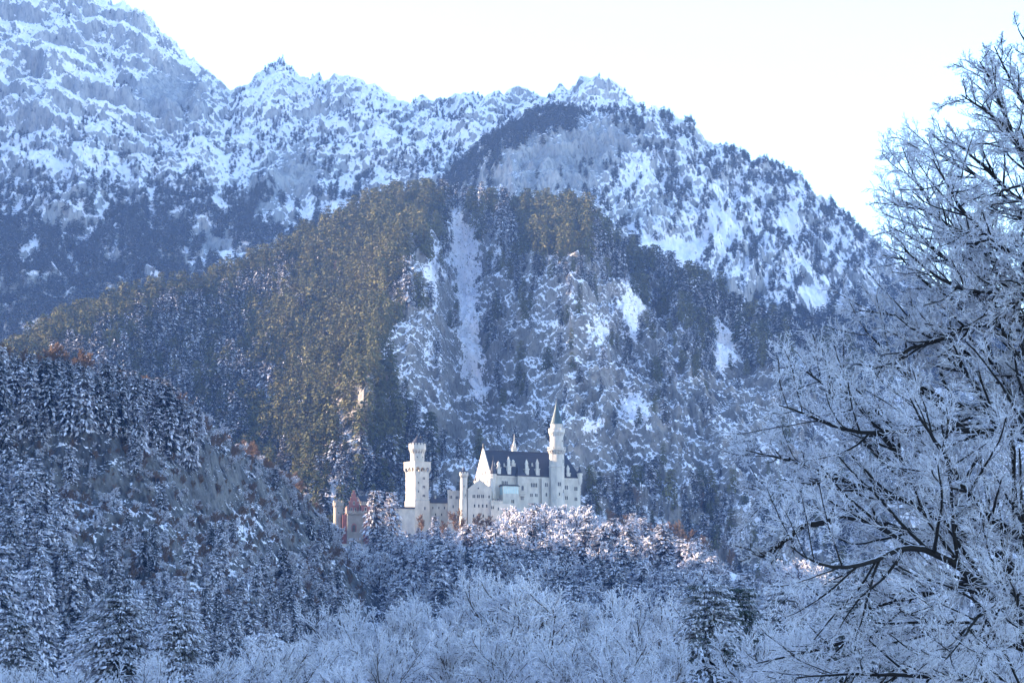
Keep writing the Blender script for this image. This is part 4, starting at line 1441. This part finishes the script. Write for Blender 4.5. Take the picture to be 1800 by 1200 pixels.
single('rimed_spruce', 'spruce', CON_RIME[0], 660, 950, 1372, 24.5, 'tall hoarfrosted spruce directly beside the red gatehouse', None, 0.4)
single('rimed_spruce', 'spruce', CON_RIME[2], 688, 950, 1376, 23.5, 'tall hoarfrosted spruce before the plain curtain wall', None, 2.0)
single('snowy_spruce', 'spruce', CON_SNOW[1], 765, 950, 1400, 12.5, 'small dark spruce at foot of dark roofed wing', None, 1.0)
single('snowy_spruce', 'spruce', CON_SNOW[0], 870, 945, 1400, 9.5, 'small dark spruce under the court wing wall', None, 3.0)
for x, yb, h, lab in ((805, 950, 17, 'bare brown tree before the annex wall'), (840, 950, 15, 'bare brown tree under the gabled house windows'), (740, 945, 13, 'bare brown tree at the foot of square tower'),
                      (858, 948, 13, 'bare brown tree near corner of gabled house'), (780, 950, 11, 'low bare brown tree under the dark roofed wing')):
    single('bare_tree', 'bare tree', BRD_BROWN[int(x) % 3], x, yb, 1404, h, lab, None, x)
for k, (x, yb, h) in enumerate(((1165, 962, 13), (1195, 965, 15), (1215, 970, 12), (1140, 955, 11), (1230, 985, 13), (1070, 925, 10), (1100, 940, 11))):
    single('bare_tree', 'bare tree', BRD_BROWN[k % 3], x, yb, at(x, EY) + 6, h, 'reddish brown unfrosted tree on ridge east of palace', 'reddish bare trees on the ridge east of palace', k * 1.3, 1.25)
single('bare_tree', 'bare tree', BRD_BROWN[0], 1285, 1000, at(1285, EY), 10, 'lone russet tree on the lower castle ridge', None, 2, 1.0)

for x, yb, h in ((893, 946, 15), (912, 944, 17), (932, 950, 17.5), (952, 944, 18), (972, 952, 19), (990, 944, 18), (1008, 950, 18), (1027, 944, 16.5), (1042, 950, 14)):
    single('frosted_broadleaf', 'bare tree', BRD_RIME[x % 4], x, yb, 1404 + (x % 3) * 4, h, 'sunlit white frosted tree in the clump under the palace front', 'sunlit frosted trees under the palace front', x, 1.15)
for x, yb, h in ((1352, 1040, 15), (1376, 1044, 17), (1402, 1046, 18.5), (1428, 1052, 18), (1452, 1056, 17), (1475, 1064, 15)):
    single('frosted_broadleaf', 'bare tree', BRD_RIME[x % 4], x, yb, at(x, EY) - 4, h, 'sunlit frosted dome of a tree on the low ridge end', 'sunlit frosted trees on the low ridge end', x, 1.2)

for x, yb, h, lab in ((562, 955, 17, 'broad white frosted tree before the pale corner turret'), (592, 968, 15, 'white frosted tree hiding the lower side of red gatehouse'), (612, 992, 10, 'low frosted tree below the terrace wall of gatehouse'), (640, 985, 9, 'small frosted tree beneath the gatehouse gateway')):
    single('frosted_broadleaf', 'bare tree', BRD_RIME[x % 4], x, yb, 1366, h, lab, None, x, 1.1)

# cliff hill
crD = np.array(sorted((x, y) for x, y, _ in crestD))
crD_y = lambda px: np.interp(px, crD[:, 0], crD[:, 1])


def densD(px, py, S, iv, iu):
    below = py - crD_y(px)
    wob = 30 * clump(px, py, 50, 50, 41)
    top = (px < 350) * (below + wob < np.interp(px, (0, 250, 350), (120, 120, 60)))
    d = np.where(top, 0.85, 0.05)
    d = np.where((px > 300) & (below < 25), 0.4, d)
    d = np.where(py + wob > 940, 0.05 + 0.20 * (clump(px, py, 60, 40, 42) > 0.1), d)
    d = np.where((px < 75 + 0.35 * (py - 880)) & (py > 900), 0.95, d)
    d = np.where(py > 1065, 0.7, d)
    return d * (px < 600)


pts = scatter(D, 20000, densD, 5.2, 43, xr=(-130, 640))
below = pix(pts)[1] - crD_y(pix(pts)[0])
hh, ok = tall(pts, 10, 23, 44, lambda x: np.interp(x, (-200, 0, 50, 100, 160, 240, 300, 330, 350, 400, 450, 500, 560), (600, 612, 622, 626, 640, 652, 668, 700, 722, 762, 795, 832, 880)), 3.0)
px, py = pix(pts)
mid = (below > 110) & (py < 930) & (px > 60)
hh = np.where(mid, hh * 0.55, np.where((py > 900) & (px > 75 + 0.35 * (py - 880)), hh * 0.62, hh))
ok &= (hh > 3)
pts, hh, px, py = pts[ok], hh[ok], px[ok], py[ok]
order = np.argsort(-hh / pts[:, 1])
pts, hh, px, py = pts[order], hh[order], px[order], py[order]
low = (py > 1000) | ((px < 75 + 0.35 * (py - 880)) & (py > 900))


def zoneD(x, y):
    if y < crD_y(x) + 120 and x < 350:
        a = 'on the wooded crest above the cliff' if x > 150 else 'on the wooded crest at edge of view'
    elif y < 940:
        a = 'clinging to the dark cliff face'
    else:
        a = 'on the scree below the dark cliff'
    return f'snow dusted spruce {a}', f'snow dusted spruces {a}'


snow_firs = plant('snowy_spruce', 'spruce', CON_SNOW, pts[~low][:190], hh[~low][:190] * 1.1, zoneD, 45)
low_firs = plant('rimed_spruce', 'spruce', CON_RIME, pts[low][:110], hh[low][:110] * 1.1, lambda x, y: ('hoarfrosted spruce in dense wood at foot of cliff hill', 'hoarfrosted spruces at foot of cliff hill'), 46)
stuff('spruce_wood', 'snow dusted spruces filling the cliff hill', np.concatenate([pts[~low][190:], pts[low][110:]]), np.concatenate([hh[~low][190:], hh[low][110:]]), snow_firs[:8] + low_firs[:4], 47)
# scrub on the cliff
sp_ = scatter(D, 9000, lambda px, py, S, iv, iu: 0.65 * (clump(px, py, 26, 20, 48) > -0.1) * (px < 640), 2.6, 49, xr=(-130, 640))
stuff('scrub', 'low bare scrub covering the cliff face', sp_, np.random.default_rng(50).uniform(2.5, 5.5, len(sp_)), rime_brds[:4], 51, 1.3)
bp_ = scatter(D, 14000, lambda px, py, S, iv, iu: 0.5 * (clump(px, py, 30, 24, 52) > -0.1) * (px < 640), 2.6, 53, xr=(-130, 640))
g = np.random.default_rng(54)
cd_pts = []
for k, (x, h) in enumerate(((5, 11), (18, 10), (95, 14), (103, 13), (112, 11), (140, 13), (152, 12), (40, 10), (68, 9), (318, 9), (326, 8), (430, 8), (445, 9), (436, 7), (520, 10), (528, 9), (260, 9), (290, 8), (402, 6), (210, 9))):
    cd_pts.append((x, h))
brown = []
for k, (x, h) in enumerate(cd_pts):
    o = single('bare_tree', 'bare tree', BRD_BROWN[k % 3], x, float(crD_y(x)) + 2, at(x, [(-700, 1130), (0, 1153), (300, 1203), (560, 1343)]), h * 1.15, 'sunlit russet bare tree on crest of the cliff hill', 'russet bare trees on crest of cliff hill', k * 1.7, 1.2)
    brown.append(o)
stuff('scrub', 'brown leafless scrub covering the cliff face', bp_, g.uniform(2.5, 6.0, len(bp_)), brown[:3], 55, 1.3)

# middle mountain
crC = np.array(sorted((x, y) for x, y, _ in crestC))
crC_y = lambda px: np.interp(px, crC[:, 0], crC[:, 1])


def densC(px, py, S, iv, iu):
    b = py - crC_y(px)
    n = clump(px, py, 34, 60, 61)
    n2 = clump(px, py, 14, 24, 62)
    edge = 610 + 60 * n + np.interp(py, (340, 450, 560, 640, 720, 850), (160, 130, 80, 70, 60, 110))
    d = np.where(px < edge, 0.97, 0.0)
    right = (0.30 * n + 0.35 * n2 + np.interp(b, (0, 30, 60, 160, 330, 420), (0.62, 0.42, 0.16, 0.04, -0.05, -0.02)))
    right = right + 0.38 * np.exp(-(((px - 960) / 140) ** 2 + ((py - 440) / 60) ** 2))
    right = right + 0.25 * np.exp(-(((px - 880) / 50) ** 2 + ((py - 600) / 90) ** 2)) + 0.3 * np.exp(-(((px - 1240) / 30) ** 2 + ((py - 610) / 60) ** 2)) + 0.3 * np.exp(-(((px - 1150) / 40) ** 2 + ((py - 690) / 50) ** 2)) + 0.2 * np.exp(-(((px - 700) / 60) ** 2 + ((py - 760) / 60) ** 2))
    right = right - 0.25 * np.exp(-(((px - 1330) / 80) ** 2 + ((py - 720) / 80) ** 2))
    right = np.clip((right - 0.17) * 3.5, 0, 1)
    d = np.maximum(d, right)
    d = np.where((py > 780) & (px < 760), 0.95, d)
    d = np.maximum(d, 0.97 * (((px - 625) / 55) ** 2 + ((py - 690) / 75) ** 2 < 1))
    d = np.where((py > 860), 0.8, d)
    d *= 1 - smooth01(couloir(px, py), 0.1, 0.75)
    return d


pts = scatter(C, 60000, densC, 6.0, 63, xr=(-120, 1560))
hh, ok = tall(pts, 11, 28, 64)
px, py = pix(pts)
rough_ = smooth01(px, 650, 820)
hh = np.where((px > 760) & (py > crC_y(px) + 60), hh * 0.68, hh)
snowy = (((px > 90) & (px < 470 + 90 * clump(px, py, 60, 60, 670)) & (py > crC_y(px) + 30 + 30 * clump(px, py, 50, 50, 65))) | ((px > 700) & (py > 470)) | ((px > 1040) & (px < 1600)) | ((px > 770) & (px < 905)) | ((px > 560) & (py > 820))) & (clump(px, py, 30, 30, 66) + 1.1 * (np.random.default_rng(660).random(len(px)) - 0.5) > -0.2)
order = np.argsort(-hh / pts[:, 1])
pts, hh, px, py, snowy = pts[order], hh[order], px[order], py[order], snowy[order]


def zoneC(x, y):
    if x < 560:
        a = 'on the long wooded spur above the cliff hill'
    elif x < 790:
        a = 'on the wooded shoulder beside the snow gully'
    elif y > 780:
        a = 'in the gorge behind the castle'
    else:
        a = 'among snowy rock of the middle mountain'
    return f'olive spruce {a}', f'olive spruces {a}'


sel = ~snowy
mid_firs = plant('forest_spruce', 'spruce', CON_MID, pts[sel][:300], hh[sel][:300], zoneC, 67)
stuff('spruce_forest', 'olive spruce forest covering the middle mountain', pts[sel][300:], hh[sel][300:], mid_firs[:10], 68)
midd = plant('snowy_spruce', 'spruce', CON_MIDD, pts[snowy][:105], hh[snowy][:105], lambda x, y: (zoneC(x, y)[0].replace('olive', 'snow flecked'), zoneC(x, y)[1].replace('olive', 'snow flecked')), 69)
stuff('spruce_forest', 'snow flecked spruce forest on the shaded middle mountain', pts[snowy][105:], hh[snowy][105:], midd[:10], 70)
# leafless larch and beech among the spruces
def densCb(px, py, S, iv, iu):
    n = clump(px, py, 40, 40, 71)
    d = 0.5 * (n > 0.25) * ((px < 560) & (py < crC_y(px) + 60))
    d = np.maximum(d, 0.6 * (n > 0.1) * ((px > 440) & (px < 700) & (py > 690)))
    d = np.maximum(d, 0.10 * (px < 760))
    return np.maximum(d, 0.4 * (n > 0.1) * ((px > 1040) & (px < 1300) & (py > 850)))


bq = scatter(C, 5000, densCb, 9, 72, xr=(-100, 1400))
bh, _ = tall(bq, 9, 15, 73)
o_ = np.argsort(-bh / bq[:, 1])
bq, bh = bq[o_], bh[o_]
plant('bare_tree', 'bare tree', BRD_BROWN, bq[:160], bh[:160], lambda x, y: ('pinkish leafless tree among the spruces of the middle mountain', 'pinkish leafless trees on the middle mountain'), 74)

# rounded rock mountain
crB = np.array(sorted((x, y) for x, y, _ in crestB))
crB_y = lambda px: np.interp(px, crB[:, 0], crB[:, 1])


def densB(px, py, S, iv, iu):
    b = py - crB_y(px)
    n = clump(px + 0.25 * py, py, 22, 46, 81)
    n2 = clump(px, py, 9, 13, 82)
    d = 0.75 * n + 0.30 * n2 - 0.14
    d = d + np.where(px < 1010, 0.9 * np.exp(-(b / 24) ** 2), 0) + np.where((px > 1005) & (px < 1115), 0.8 * np.exp(-((py - 196) / 9) ** 2), 0)
    d = d + np.where(px > 1180, 0.32 * np.exp(-(b / 36) ** 2), 0)
    d = d + 0.8 * np.exp(-(((py - np.interp(px, (1200, 1440, 1500), (530, 590, 620))) / 38) ** 2)) * smooth01(px, 1195, 1260)
    d = d + 0.7 * np.exp(-(((px - 820) / 50) ** 2 + ((py - 345) / 26) ** 2))
    for cx, cy, rx, ry, a in ((940, 290, 80, 60, -0.5), (1050, 250, 60, 40, -0.25), (1180, 440, 50, 24, -0.5), (1265, 405, 26, 26, -0.4), (1120, 300, 30, 40, -0.3), (1430, 540, 18, 30, -0.5), (1395, 380, 9, 60, -0.4), (1290, 470, 20, 50, -0.2),
                              (1180, 290, 16, 50, 0.35), (1225, 450, 12, 30, 0.3), (1320, 400, 18, 40, 0.2), (1370, 370, 18, 50, 0.3), (1430, 420, 24, 40, 0.3), (1500, 520, 24, 24, 0.25), (1240, 500, 30, 30, 0.2)):
        d = d + a * np.exp(-(((px - cx) / rx) ** 2 + ((py - cy) / ry) ** 2))
    return np.clip(d * 6, 0, 1)


pts = scatter(B, 110000, densB, 4.0, 83, xr=(700, 1850))
px, py = pix(pts)
g = np.random.default_rng(84)
hh = g.uniform(4, 9, len(pts)) + 6 * smooth01(py, 480, 600) + 5 * ((px < 1010) & (py - crB_y(px) < 40))
order = np.argsort(-hh)
pts, hh, px, py = pts[order], hh[order], px[order], py[order]
far_firs = plant('mountain_spruce', 'spruce', CON_FAR, pts[:200], hh[:200], lambda x, y: ('dark spruce on ridge of the rounded rock mountain', 'dark spruces on rounded rock mountain') if x < 1120 else ('dark spruce on the wooded foot of rounded rock mountain', 'dark spruces at foot of rounded rock mountain'), 85)
stuff('mountain_wood', 'dark spruces and dwarf pines on the rounded rock mountain', pts[200:], hh[200:], far_firs[:6], 86, 1.35)


# far massif
def densA(px, py, S, iv, iu):
    n = clump(px + 0.2 * py, py, 26, 44, 91)
    n2 = clump(px, py, 9, 12, 92)
    st = clump(px + 0.12 * py, py, 16, 120, 93, 3)
    t = np.interp(py, (0, 90, 170, 230, 300, 350, 420, 480), (-0.75, -0.55, -0.36, -0.20, -0.12, 0.22, 0.40, 0.75))
    t = np.where(px > 400, np.interp(py, (110, 180, 240, 330, 420), (-0.34, -0.2, -0.08, -0.1, -0.25)), t)
    t = np.where((px > 330) & (px < 470) & (py > 330), 0.1, t)
    d = 0.85 * n + 0.25 * n2 + 0.6 * st * (py > 230) + t
    for cx, cy, rx, ry, a in ((295, 165, 58, 36, -0.7), (520, 300, 36, 40, -0.5), (370, 430, 34, 16, -0.6), (40, 445, 26, 30, -0.7), (200, 480, 26, 40, -0.35), (120, 400, 14, 40, -0.5), (410, 455, 40, 20, -0.6), (60, 210, 30, 26, -0.5), (215, 115, 20, 40, 0.35), (240, 95, 12, 30, 0.35),
                              (330, 390, 70, 30, 0.35), (450, 400, 36, 30, 0.3), (310, 330, 40, 30, 0.4), (140, 240, 40, 40, 0.15), (455, 240, 40, 50, 0.2), (560, 180, 20, 16, 0.3), (700, 260, 60, 50, 0.12)):
        d = d + a * np.exp(-(((px - cx) / rx) ** 2 + ((py - cy) / ry) ** 2))
    return np.clip(d * 6, 0, 1)


pts = scatter(A, 130000, densA, 4.2, 94, xr=(-120, 1120))
px, py = pix(pts)
g = np.random.default_rng(95)
hh = g.uniform(4, 7.5, len(pts)) * (0.75 + 0.4 * smooth01(py, 150, 330)) + 11 * smooth01(py, 280, 440) * g.random(len(pts))
stuff('mountain_wood', 'dark dwarf pines and spruces on the far massif', pts, hh, far_firs[:6], 96, 1.4)

# ------------------------------------------------------------------ valley trees
NEAR = [broadleaf(800 + i, 1.0, (0.70, 0.78, 0.66, 0.74)[i], 13, 8, 8, 6, 0.0019, 1.0, M_TWIG, False, 0.13) for i in range(4)]
NCON = [conifer(820 + i, 1.0, (0.21, 0.24)[i], 60, 20, 14, (M_DARKFIR, M_TRUNK), size=0.085, rag=0.3, split=True) for i in range(2)]
NRIM = [conifer(830 + i, 1.0, (0.21, 0.24)[i], 60, 20, 14, (M_RIMED, M_TRUNK), size=0.085, rag=0.3, split=True) for i in range(2)]


def tree(name, cat, pair, px, top, Y, label, group=None, wide=1.0, rz=0.0):
    h = (P(px, top, Y)[2] + 0.3) * (1.08 if name == 'frosted_tree' else 1.0)
    e_ = bpy.data.objects.new(name, None)
    COL.objects.link(e_)
    e_.location = [float(v) for v in (P(px, 1354, Y)[0], Y, -0.2)]
    e_.rotation_euler = (0, 0, rz)
    e_.scale = (h * wide, h * wide, h)
    tag(e_, label, cat, group)
    for me, nm in zip(pair, ('trunk', 'crown')):
        link(nm, me, e_)
    return e_


g = np.random.default_rng(900)
row1 = [(430, 1165, 250), (500, 1135, 262), (560, 1120, 285), (620, 1098, 300), (690, 1082, 292), (757, 1072, 305), (815, 1085, 280), (880, 1052, 300), (948, 1034, 285), (1018, 1058, 292), (1090, 1078, 300), (1150, 1090, 285), (1205, 1092, 300)]
row2 = [(585, 1165, 215), (680, 1150, 220), (790, 1135, 225), (905, 1120, 222), (1000, 1125, 218), (1085, 1140, 215), (1170, 1145, 225)]
row0 = [(20, 1185, 240), (110, 1175, 250), (250, 1180, 240), (370, 1172, 245), (1340, 1120, 230), (1420, 1085, 240), (1470, 1130, 200), (1560, 1070, 240), (1640, 1100, 210), (1730, 1060, 240), (1790, 1120, 200)]
for k, (x, t_, Y) in enumerate(row1):
    tree('frosted_tree', 'bare tree', NEAR[k % 4], x, t_, Y, 'broad frosted tree whose rounded crown stands highest under the palace' if x == 948 else 'bare crown furred white with rime in the long valley row', None if x == 948 else 'rimed bare trees of the long valley row', 1.15 if x == 948 else 0.9, k * 1.9)
for k, (x, t_, Y) in enumerate(row2):
    tree('frosted_tree', 'bare tree', NEAR[(k + 2) % 4], x, t_, Y, 'low rimed crown in front of the long valley row', 'low rimed crowns before the long valley row', 0.9, k * 2.3)
for k, (x, t_, Y) in enumerate(row0):
    big = x > 1300
    tree('frosted_tree', 'bare tree', NEAR[(k + 1) % 4], x, t_, Y, 'rimed bare tree standing behind the great frosted tree' if big else 'rimed bare tree at the foot of the cliff hill', 'rimed trees behind the great frosted tree' if big else 'rimed bare trees at foot of cliff hill', 0.9, k * 2.1)
tree('dark_conifer', 'conifer', NCON[0], 1245, 1030, 240, 'dark green conifer at the end of the valley row, frost thin on its boughs', None, 1.0, 0.5)
tree('dark_conifer', 'conifer', NCON[1], 1302, 1036, 245, 'darkest unfrosted conifer, narrow, beside the valley row', None, 0.8, 1.9)
tree('dark_conifer', 'conifer', NCON[0], 1512, 985, 190, 'dark conifer behind the lowest boughs of the great frosted tree', None, 1.05, 3.0)
tree('rimed_conifer', 'conifer', NRIM[0], 1385, 1030, 330, 'rimed conifer under the sunlit ridge end', None, 0.85, 2.0)
tree('rimed_conifer', 'conifer', NRIM[1], 205, 1045, 300, 'broad grey green conifer at foot of cliff hill', None, 1.1, 1.0)
tree('rimed_conifer', 'conifer', NRIM[0], 312, 1060, 290, 'slender grey green conifer at foot of cliff hill', None, 0.85, 4.0)
for k, (x, t_, Y) in enumerate(((20, 900, 720), (62, 1000, 640), (-12, 960, 600), (470, 1110, 420), (145, 1110, 400), (30, 1080, 420))):
    p = P(x, t_, Y)
    zb = max(float(p[2]) - 26, -0.3)
    if zb > 0:
        Y = Y * 1.28
        p = P(x, t_, Y)
        d_ = np.hypot(D.p[..., 0] - p[0], D.p[..., 1] - p[1])
        zb = float(D.p.reshape(-1, 3)[d_.argmin()][2])
    h = float(p[2]) - zb
    tag(link('rimed_spruce', CON_FINE[k % 4], None, (p[0], Y, zb - 0.3), k * 1.3, (h * 0.85, h * 0.85, h)), 'tall hoarfrosted spruce rising before the cliff hill', 'spruce', 'tall hoarfrosted spruces before the cliff hill')

# ------------------------------------------------------------------ the great frosted tree
TY = 70.0
TR = [(1992, 1500), (1986, 1300), (1975, 1100), (1960, 900), (1950, 700), (1938, 500), (1932, 330), (1936, 180), (1945, 40)]
LIMBS = [
    (0.20, [(1955, 800), (1870, 640), (1800, 560), (1767, 527), (1733, 493), (1700, 460), (1673, 430), (1647, 387), (1630, 347), (1610, 318), (1596, 300)]),
    (0.13, [(1945, 660), (1870, 545), (1800, 487), (1750, 447), (1720, 420), (1690, 387), (1673, 360), (1660, 320), (1640, 280)]),
    (0.12, [(1940, 560), (1860, 440), (1800, 380), (1760, 340), (1720, 313), (1680, 290), (1650, 270), (1628, 262)]),
    (0.11, [(1935, 450), (1860, 350), (1800, 280), (1785, 240), (1760, 190), (1745, 145), (1722, 108)]),
    (0.09, [(1934, 320), (1870, 210), (1830, 130), (1805, 80), (1790, 52)]),
    (0.08, [(1935, 240), (1890, 130), (1868, 40), (1860, -20)]),
    (0.15, [(1962, 930), (1880, 790), (1800, 745), (1735, 712), (1690, 702), (1630, 692), (1605, 670), (1585, 640), (1550, 610), (1520, 580)]),
    (0.12, [(1963, 950), (1890, 810), (1800, 762), (1685, 752), (1600, 748), (1505, 757), (1460, 745), (1400, 720), (1370, 712)]),
    (0.10, [(1955, 840), (1860, 720), (1760, 650), (1690, 610), (1620, 575), (1560, 552), (1510, 545)]),
    (0.19, [(1972, 1080), (1880, 990), (1775, 945), (1700, 905), (1650, 880), (1600, 855), (1560, 830), (1525, 790), (1500, 760), (1470, 700), (1440, 660)]),
    (0.12, [(1968, 1050), (1850, 960), (1760, 925), (1720, 885), (1690, 840), (1660, 790), (1620, 740), (1600, 700)]),
    (0.12, [(1973, 1090), (1870, 1010), (1780, 960), (1700, 940), (1600, 945), (1520, 925), (1460, 915), (1410, 890), (1370, 868), (1330, 842)]),
    (0.14, [(1980, 1150), (1900, 1040), (1800, 1008), (1750, 1003), (1700, 1030), (1640, 1045), (1560, 1060), (1490, 1080)]),
    (0.15, [(1984, 1250), (1900, 1150), (1800, 1097), (1750, 1062), (1720, 1035), (1675, 995), (1625, 972), (1580, 972), (1550, 990), (1500, 1010), (1440, 1000), (1390, 960)]),
    (0.12, [(1985, 1290), (1890, 1190), (1790, 1130), (1700, 1105), (1600, 1110), (1500, 1125), (1400, 1150), (1330, 1165)]),
    (0.10, [(1986, 1330), (1890, 1270), (1760, 1220), (1620, 1190), (1500, 1180), (1400, 1190)]),
    (0.08, [(1700, 940), (1620, 890), (1540, 860), (1460, 850), (1400, 810), (1350, 800), (1310, 790)]),
    (0.07, [(1650, 880), (1580, 800), (1530, 730), (1480, 690), (1430, 660), (1400, 640)]),
    (0.07, [(1735, 712), (1700, 660), (1660, 620), (1640, 580), (1600, 530)]),
    (0.08, [(1800, 560), (1740, 560), (1680, 570), (1620, 590), (1560, 640), (1500, 640)]),
    (0.07, [(1460, 915), (1400, 930), (1360, 960), (1340, 980), (1310, 960)]),
    (0.09, [(1958, 880), (1850, 700), (1780, 620), (1750, 560), (1730, 520)]),
    (0.08, [(1942, 600), (1850, 520), (1780, 500), (1700, 500), (1640, 480), (1590, 440)]),
    (0.07, [(1934, 350), (1850, 260), (1800, 190), (1765, 120), (1748, 82)]),
    (0.08, [(1936, 420), (1850, 330), (1780, 250), (1720, 190), (1692, 168)]),
    (0.08, [(1940, 520), (1850, 420), (1760, 340), (1690, 262), (1662, 240)]),
    (0.09, [(1945, 620), (1850, 520), (1740, 430), (1640, 370), (1578, 352)]),
    (0.09, [(1945, 700), (1840, 580), (1740, 500), (1640, 430), (1566, 400)]),
    (0.07, [(1948, 740), (1840, 620), (1720, 540), (1630, 480), (1575, 450)]),
    (0.10, [(1978, 1120), (1880, 1080), (1780, 1060), (1720, 1085), (1690, 1130), (1660, 1160)]),
]
g = np.random.default_rng(1234)
gt_ = bpy.data.objects.new('great_tree', None)
COL.objects.link(gt_)
gt_.location = [float(v) for v in P(TR[0][0], 1354, TY)[:2]] + [0.0]
tag(gt_, 'huge dark limbed tree with every twig coated in white hoarfrost', 'bare tree')
ORG = np.array(gt_.location)


def resample(q, n):
    q = np.asarray(q, float)
    s = np.concatenate([[0], np.cumsum(np.linalg.norm(np.diff(q, axis=0), axis=1))])
    t = np.linspace(0, s[-1], n)
    r = np.stack([np.interp(t, s, q[:, k]) for k in range(q.shape[1])], 1)
    for _ in range(2):
        r[1:-1] = 0.25 * r[:-2] + 0.5 * r[1:-1] + 0.25 * r[2:]
    return r


tp = P(np.array([a for a, b in TR]), np.array([b for a, b in TR]), TY)
tp[0, 2] = -0.4
trunk_line = resample(tp, 30) - ORG
trk = (trunk_line[None], np.linspace(0.46, 0.05, 30)[None])
link('trunk', tube_mesh('trunk', [(*trk, 0.0, 12)], M_LIMB), gt_)
LP_, LR_ = [], []
for k, (r0, pts_) in enumerate(LIMBS):
    n = len(pts_)
    q = np.array(pts_, float)
    dep = np.linspace(0, 1, n) * g.uniform(-6.5, 4.5)
    if pts_[0][0] < 1900:
        dep = dep - 1.0
    p3 = P(q[:, 0], q[:, 1], TY + dep)
    line = resample(p3, 28) - ORG
    line[1:-1] += np.cumsum(g.normal(size=(26, 3)) * 0.025, 0) * np.sin(np.linspace(0, pi, 26))[:, None]
    LP_.append(line)
    LR_.append((0.75 if k < 6 else 0.95) * r0 * np.linspace(1, 0.0, 28) ** 0.8 + 0.014)
# limbs on the far side and beyond the edge of the view
for k in range(9):
    i = int(g.integers(8, 24))
    d0 = unit(np.array([g.uniform(0.2, 1.0), g.uniform(-0.9, 0.9), g.uniform(0.15, 0.8)]))
    l_ = trunk_line[i] + d0 * np.linspace(0, g.uniform(5, 8), 28)[:, None] + np.cumsum(g.normal(size=(28, 3)) * 0.04, 0)
    LP_.append(l_)
    LR_.append(0.12 * np.linspace(1, 0.05, 28) + 0.014)
LP_, LR_ = np.array(LP_), np.array(LR_)
for k in range(len(LP_)):
    link('limb', tube_mesh('limb', [(LP_[k:k + 1], LR_[k:k + 1], 0.0, 8)], M_LIMB), gt_)
nl = len(LIMBS)
b1 = sprout(g, LP_, LR_, 22, (22, 62), 0.38, 9, 0.08, 0.03, 0.26, 0.6, taper=0.66)
b2 = sprout(g, *b1, 11, (22, 58), 0.44, 5, 0.11, 0.03, 0.22, 0.6, taper=0.4)
open_ = g.random(len(b2[0])) < np.where(b2[0][:, 0, 2] > 10.5, 0.72, 0.85)
b2 = (b2[0][open_], b2[1][open_])
b3 = sprout(g, *b2, 7, (22, 58), 0.44, 3, 0.13, 0.02, 0.08, 0.6, taper=0.35)
b4 = sprout(g, *b3, 3, (22, 58), 0.55, 1, 0.15, 0.0, 0.1, 0.7, taper=0.3)
mx = lambda b, r, c: (b[0], np.clip(b[1], r, c))
br_me = tube_mesh('branch', [(*mx(b1, 0.013, 0.05), 0.05, 4)], M_LIMB)
tag(link('branch', br_me, gt_), kind='stuff')
tw_me = tube_mesh('crown', [(*mx(b2, 0.0080, 0.016), 0.50, 3), (*mx(b3, 0.0064, 0.010), 0.95, 3), (*mx(b4, 0.0054, 0.008), 1.0, 3)], M_TWIG)
link('crown', tw_me, gt_)

# ------------------------------------------------------------------ haze
hv = bpy.data.materials.new('haze')
hv.use_nodes = True
t = hv.node_tree
t.nodes.clear()
om = t.nodes.new('ShaderNodeOutputMaterial')
pv = t.nodes.new('ShaderNodeVolumePrincipled')
pv.inputs['Color'].default_value = (0.26, 0.47, 1.0, 1)
pv.inputs['Density'].default_value = 0.000042
pv.inputs['Anisotropy'].default_value = 0.0
t.links.new(pv.outputs[0], om.inputs['Volume'])
top_z = float(max(A.p[..., 2].max(), B.p[..., 2].max())) + 25
hz = MB().box(-6050, 6050, -1550, 9050, -8, top_z).build('haze', hv, None)
tag(hz, None, None, None, 'stuff')
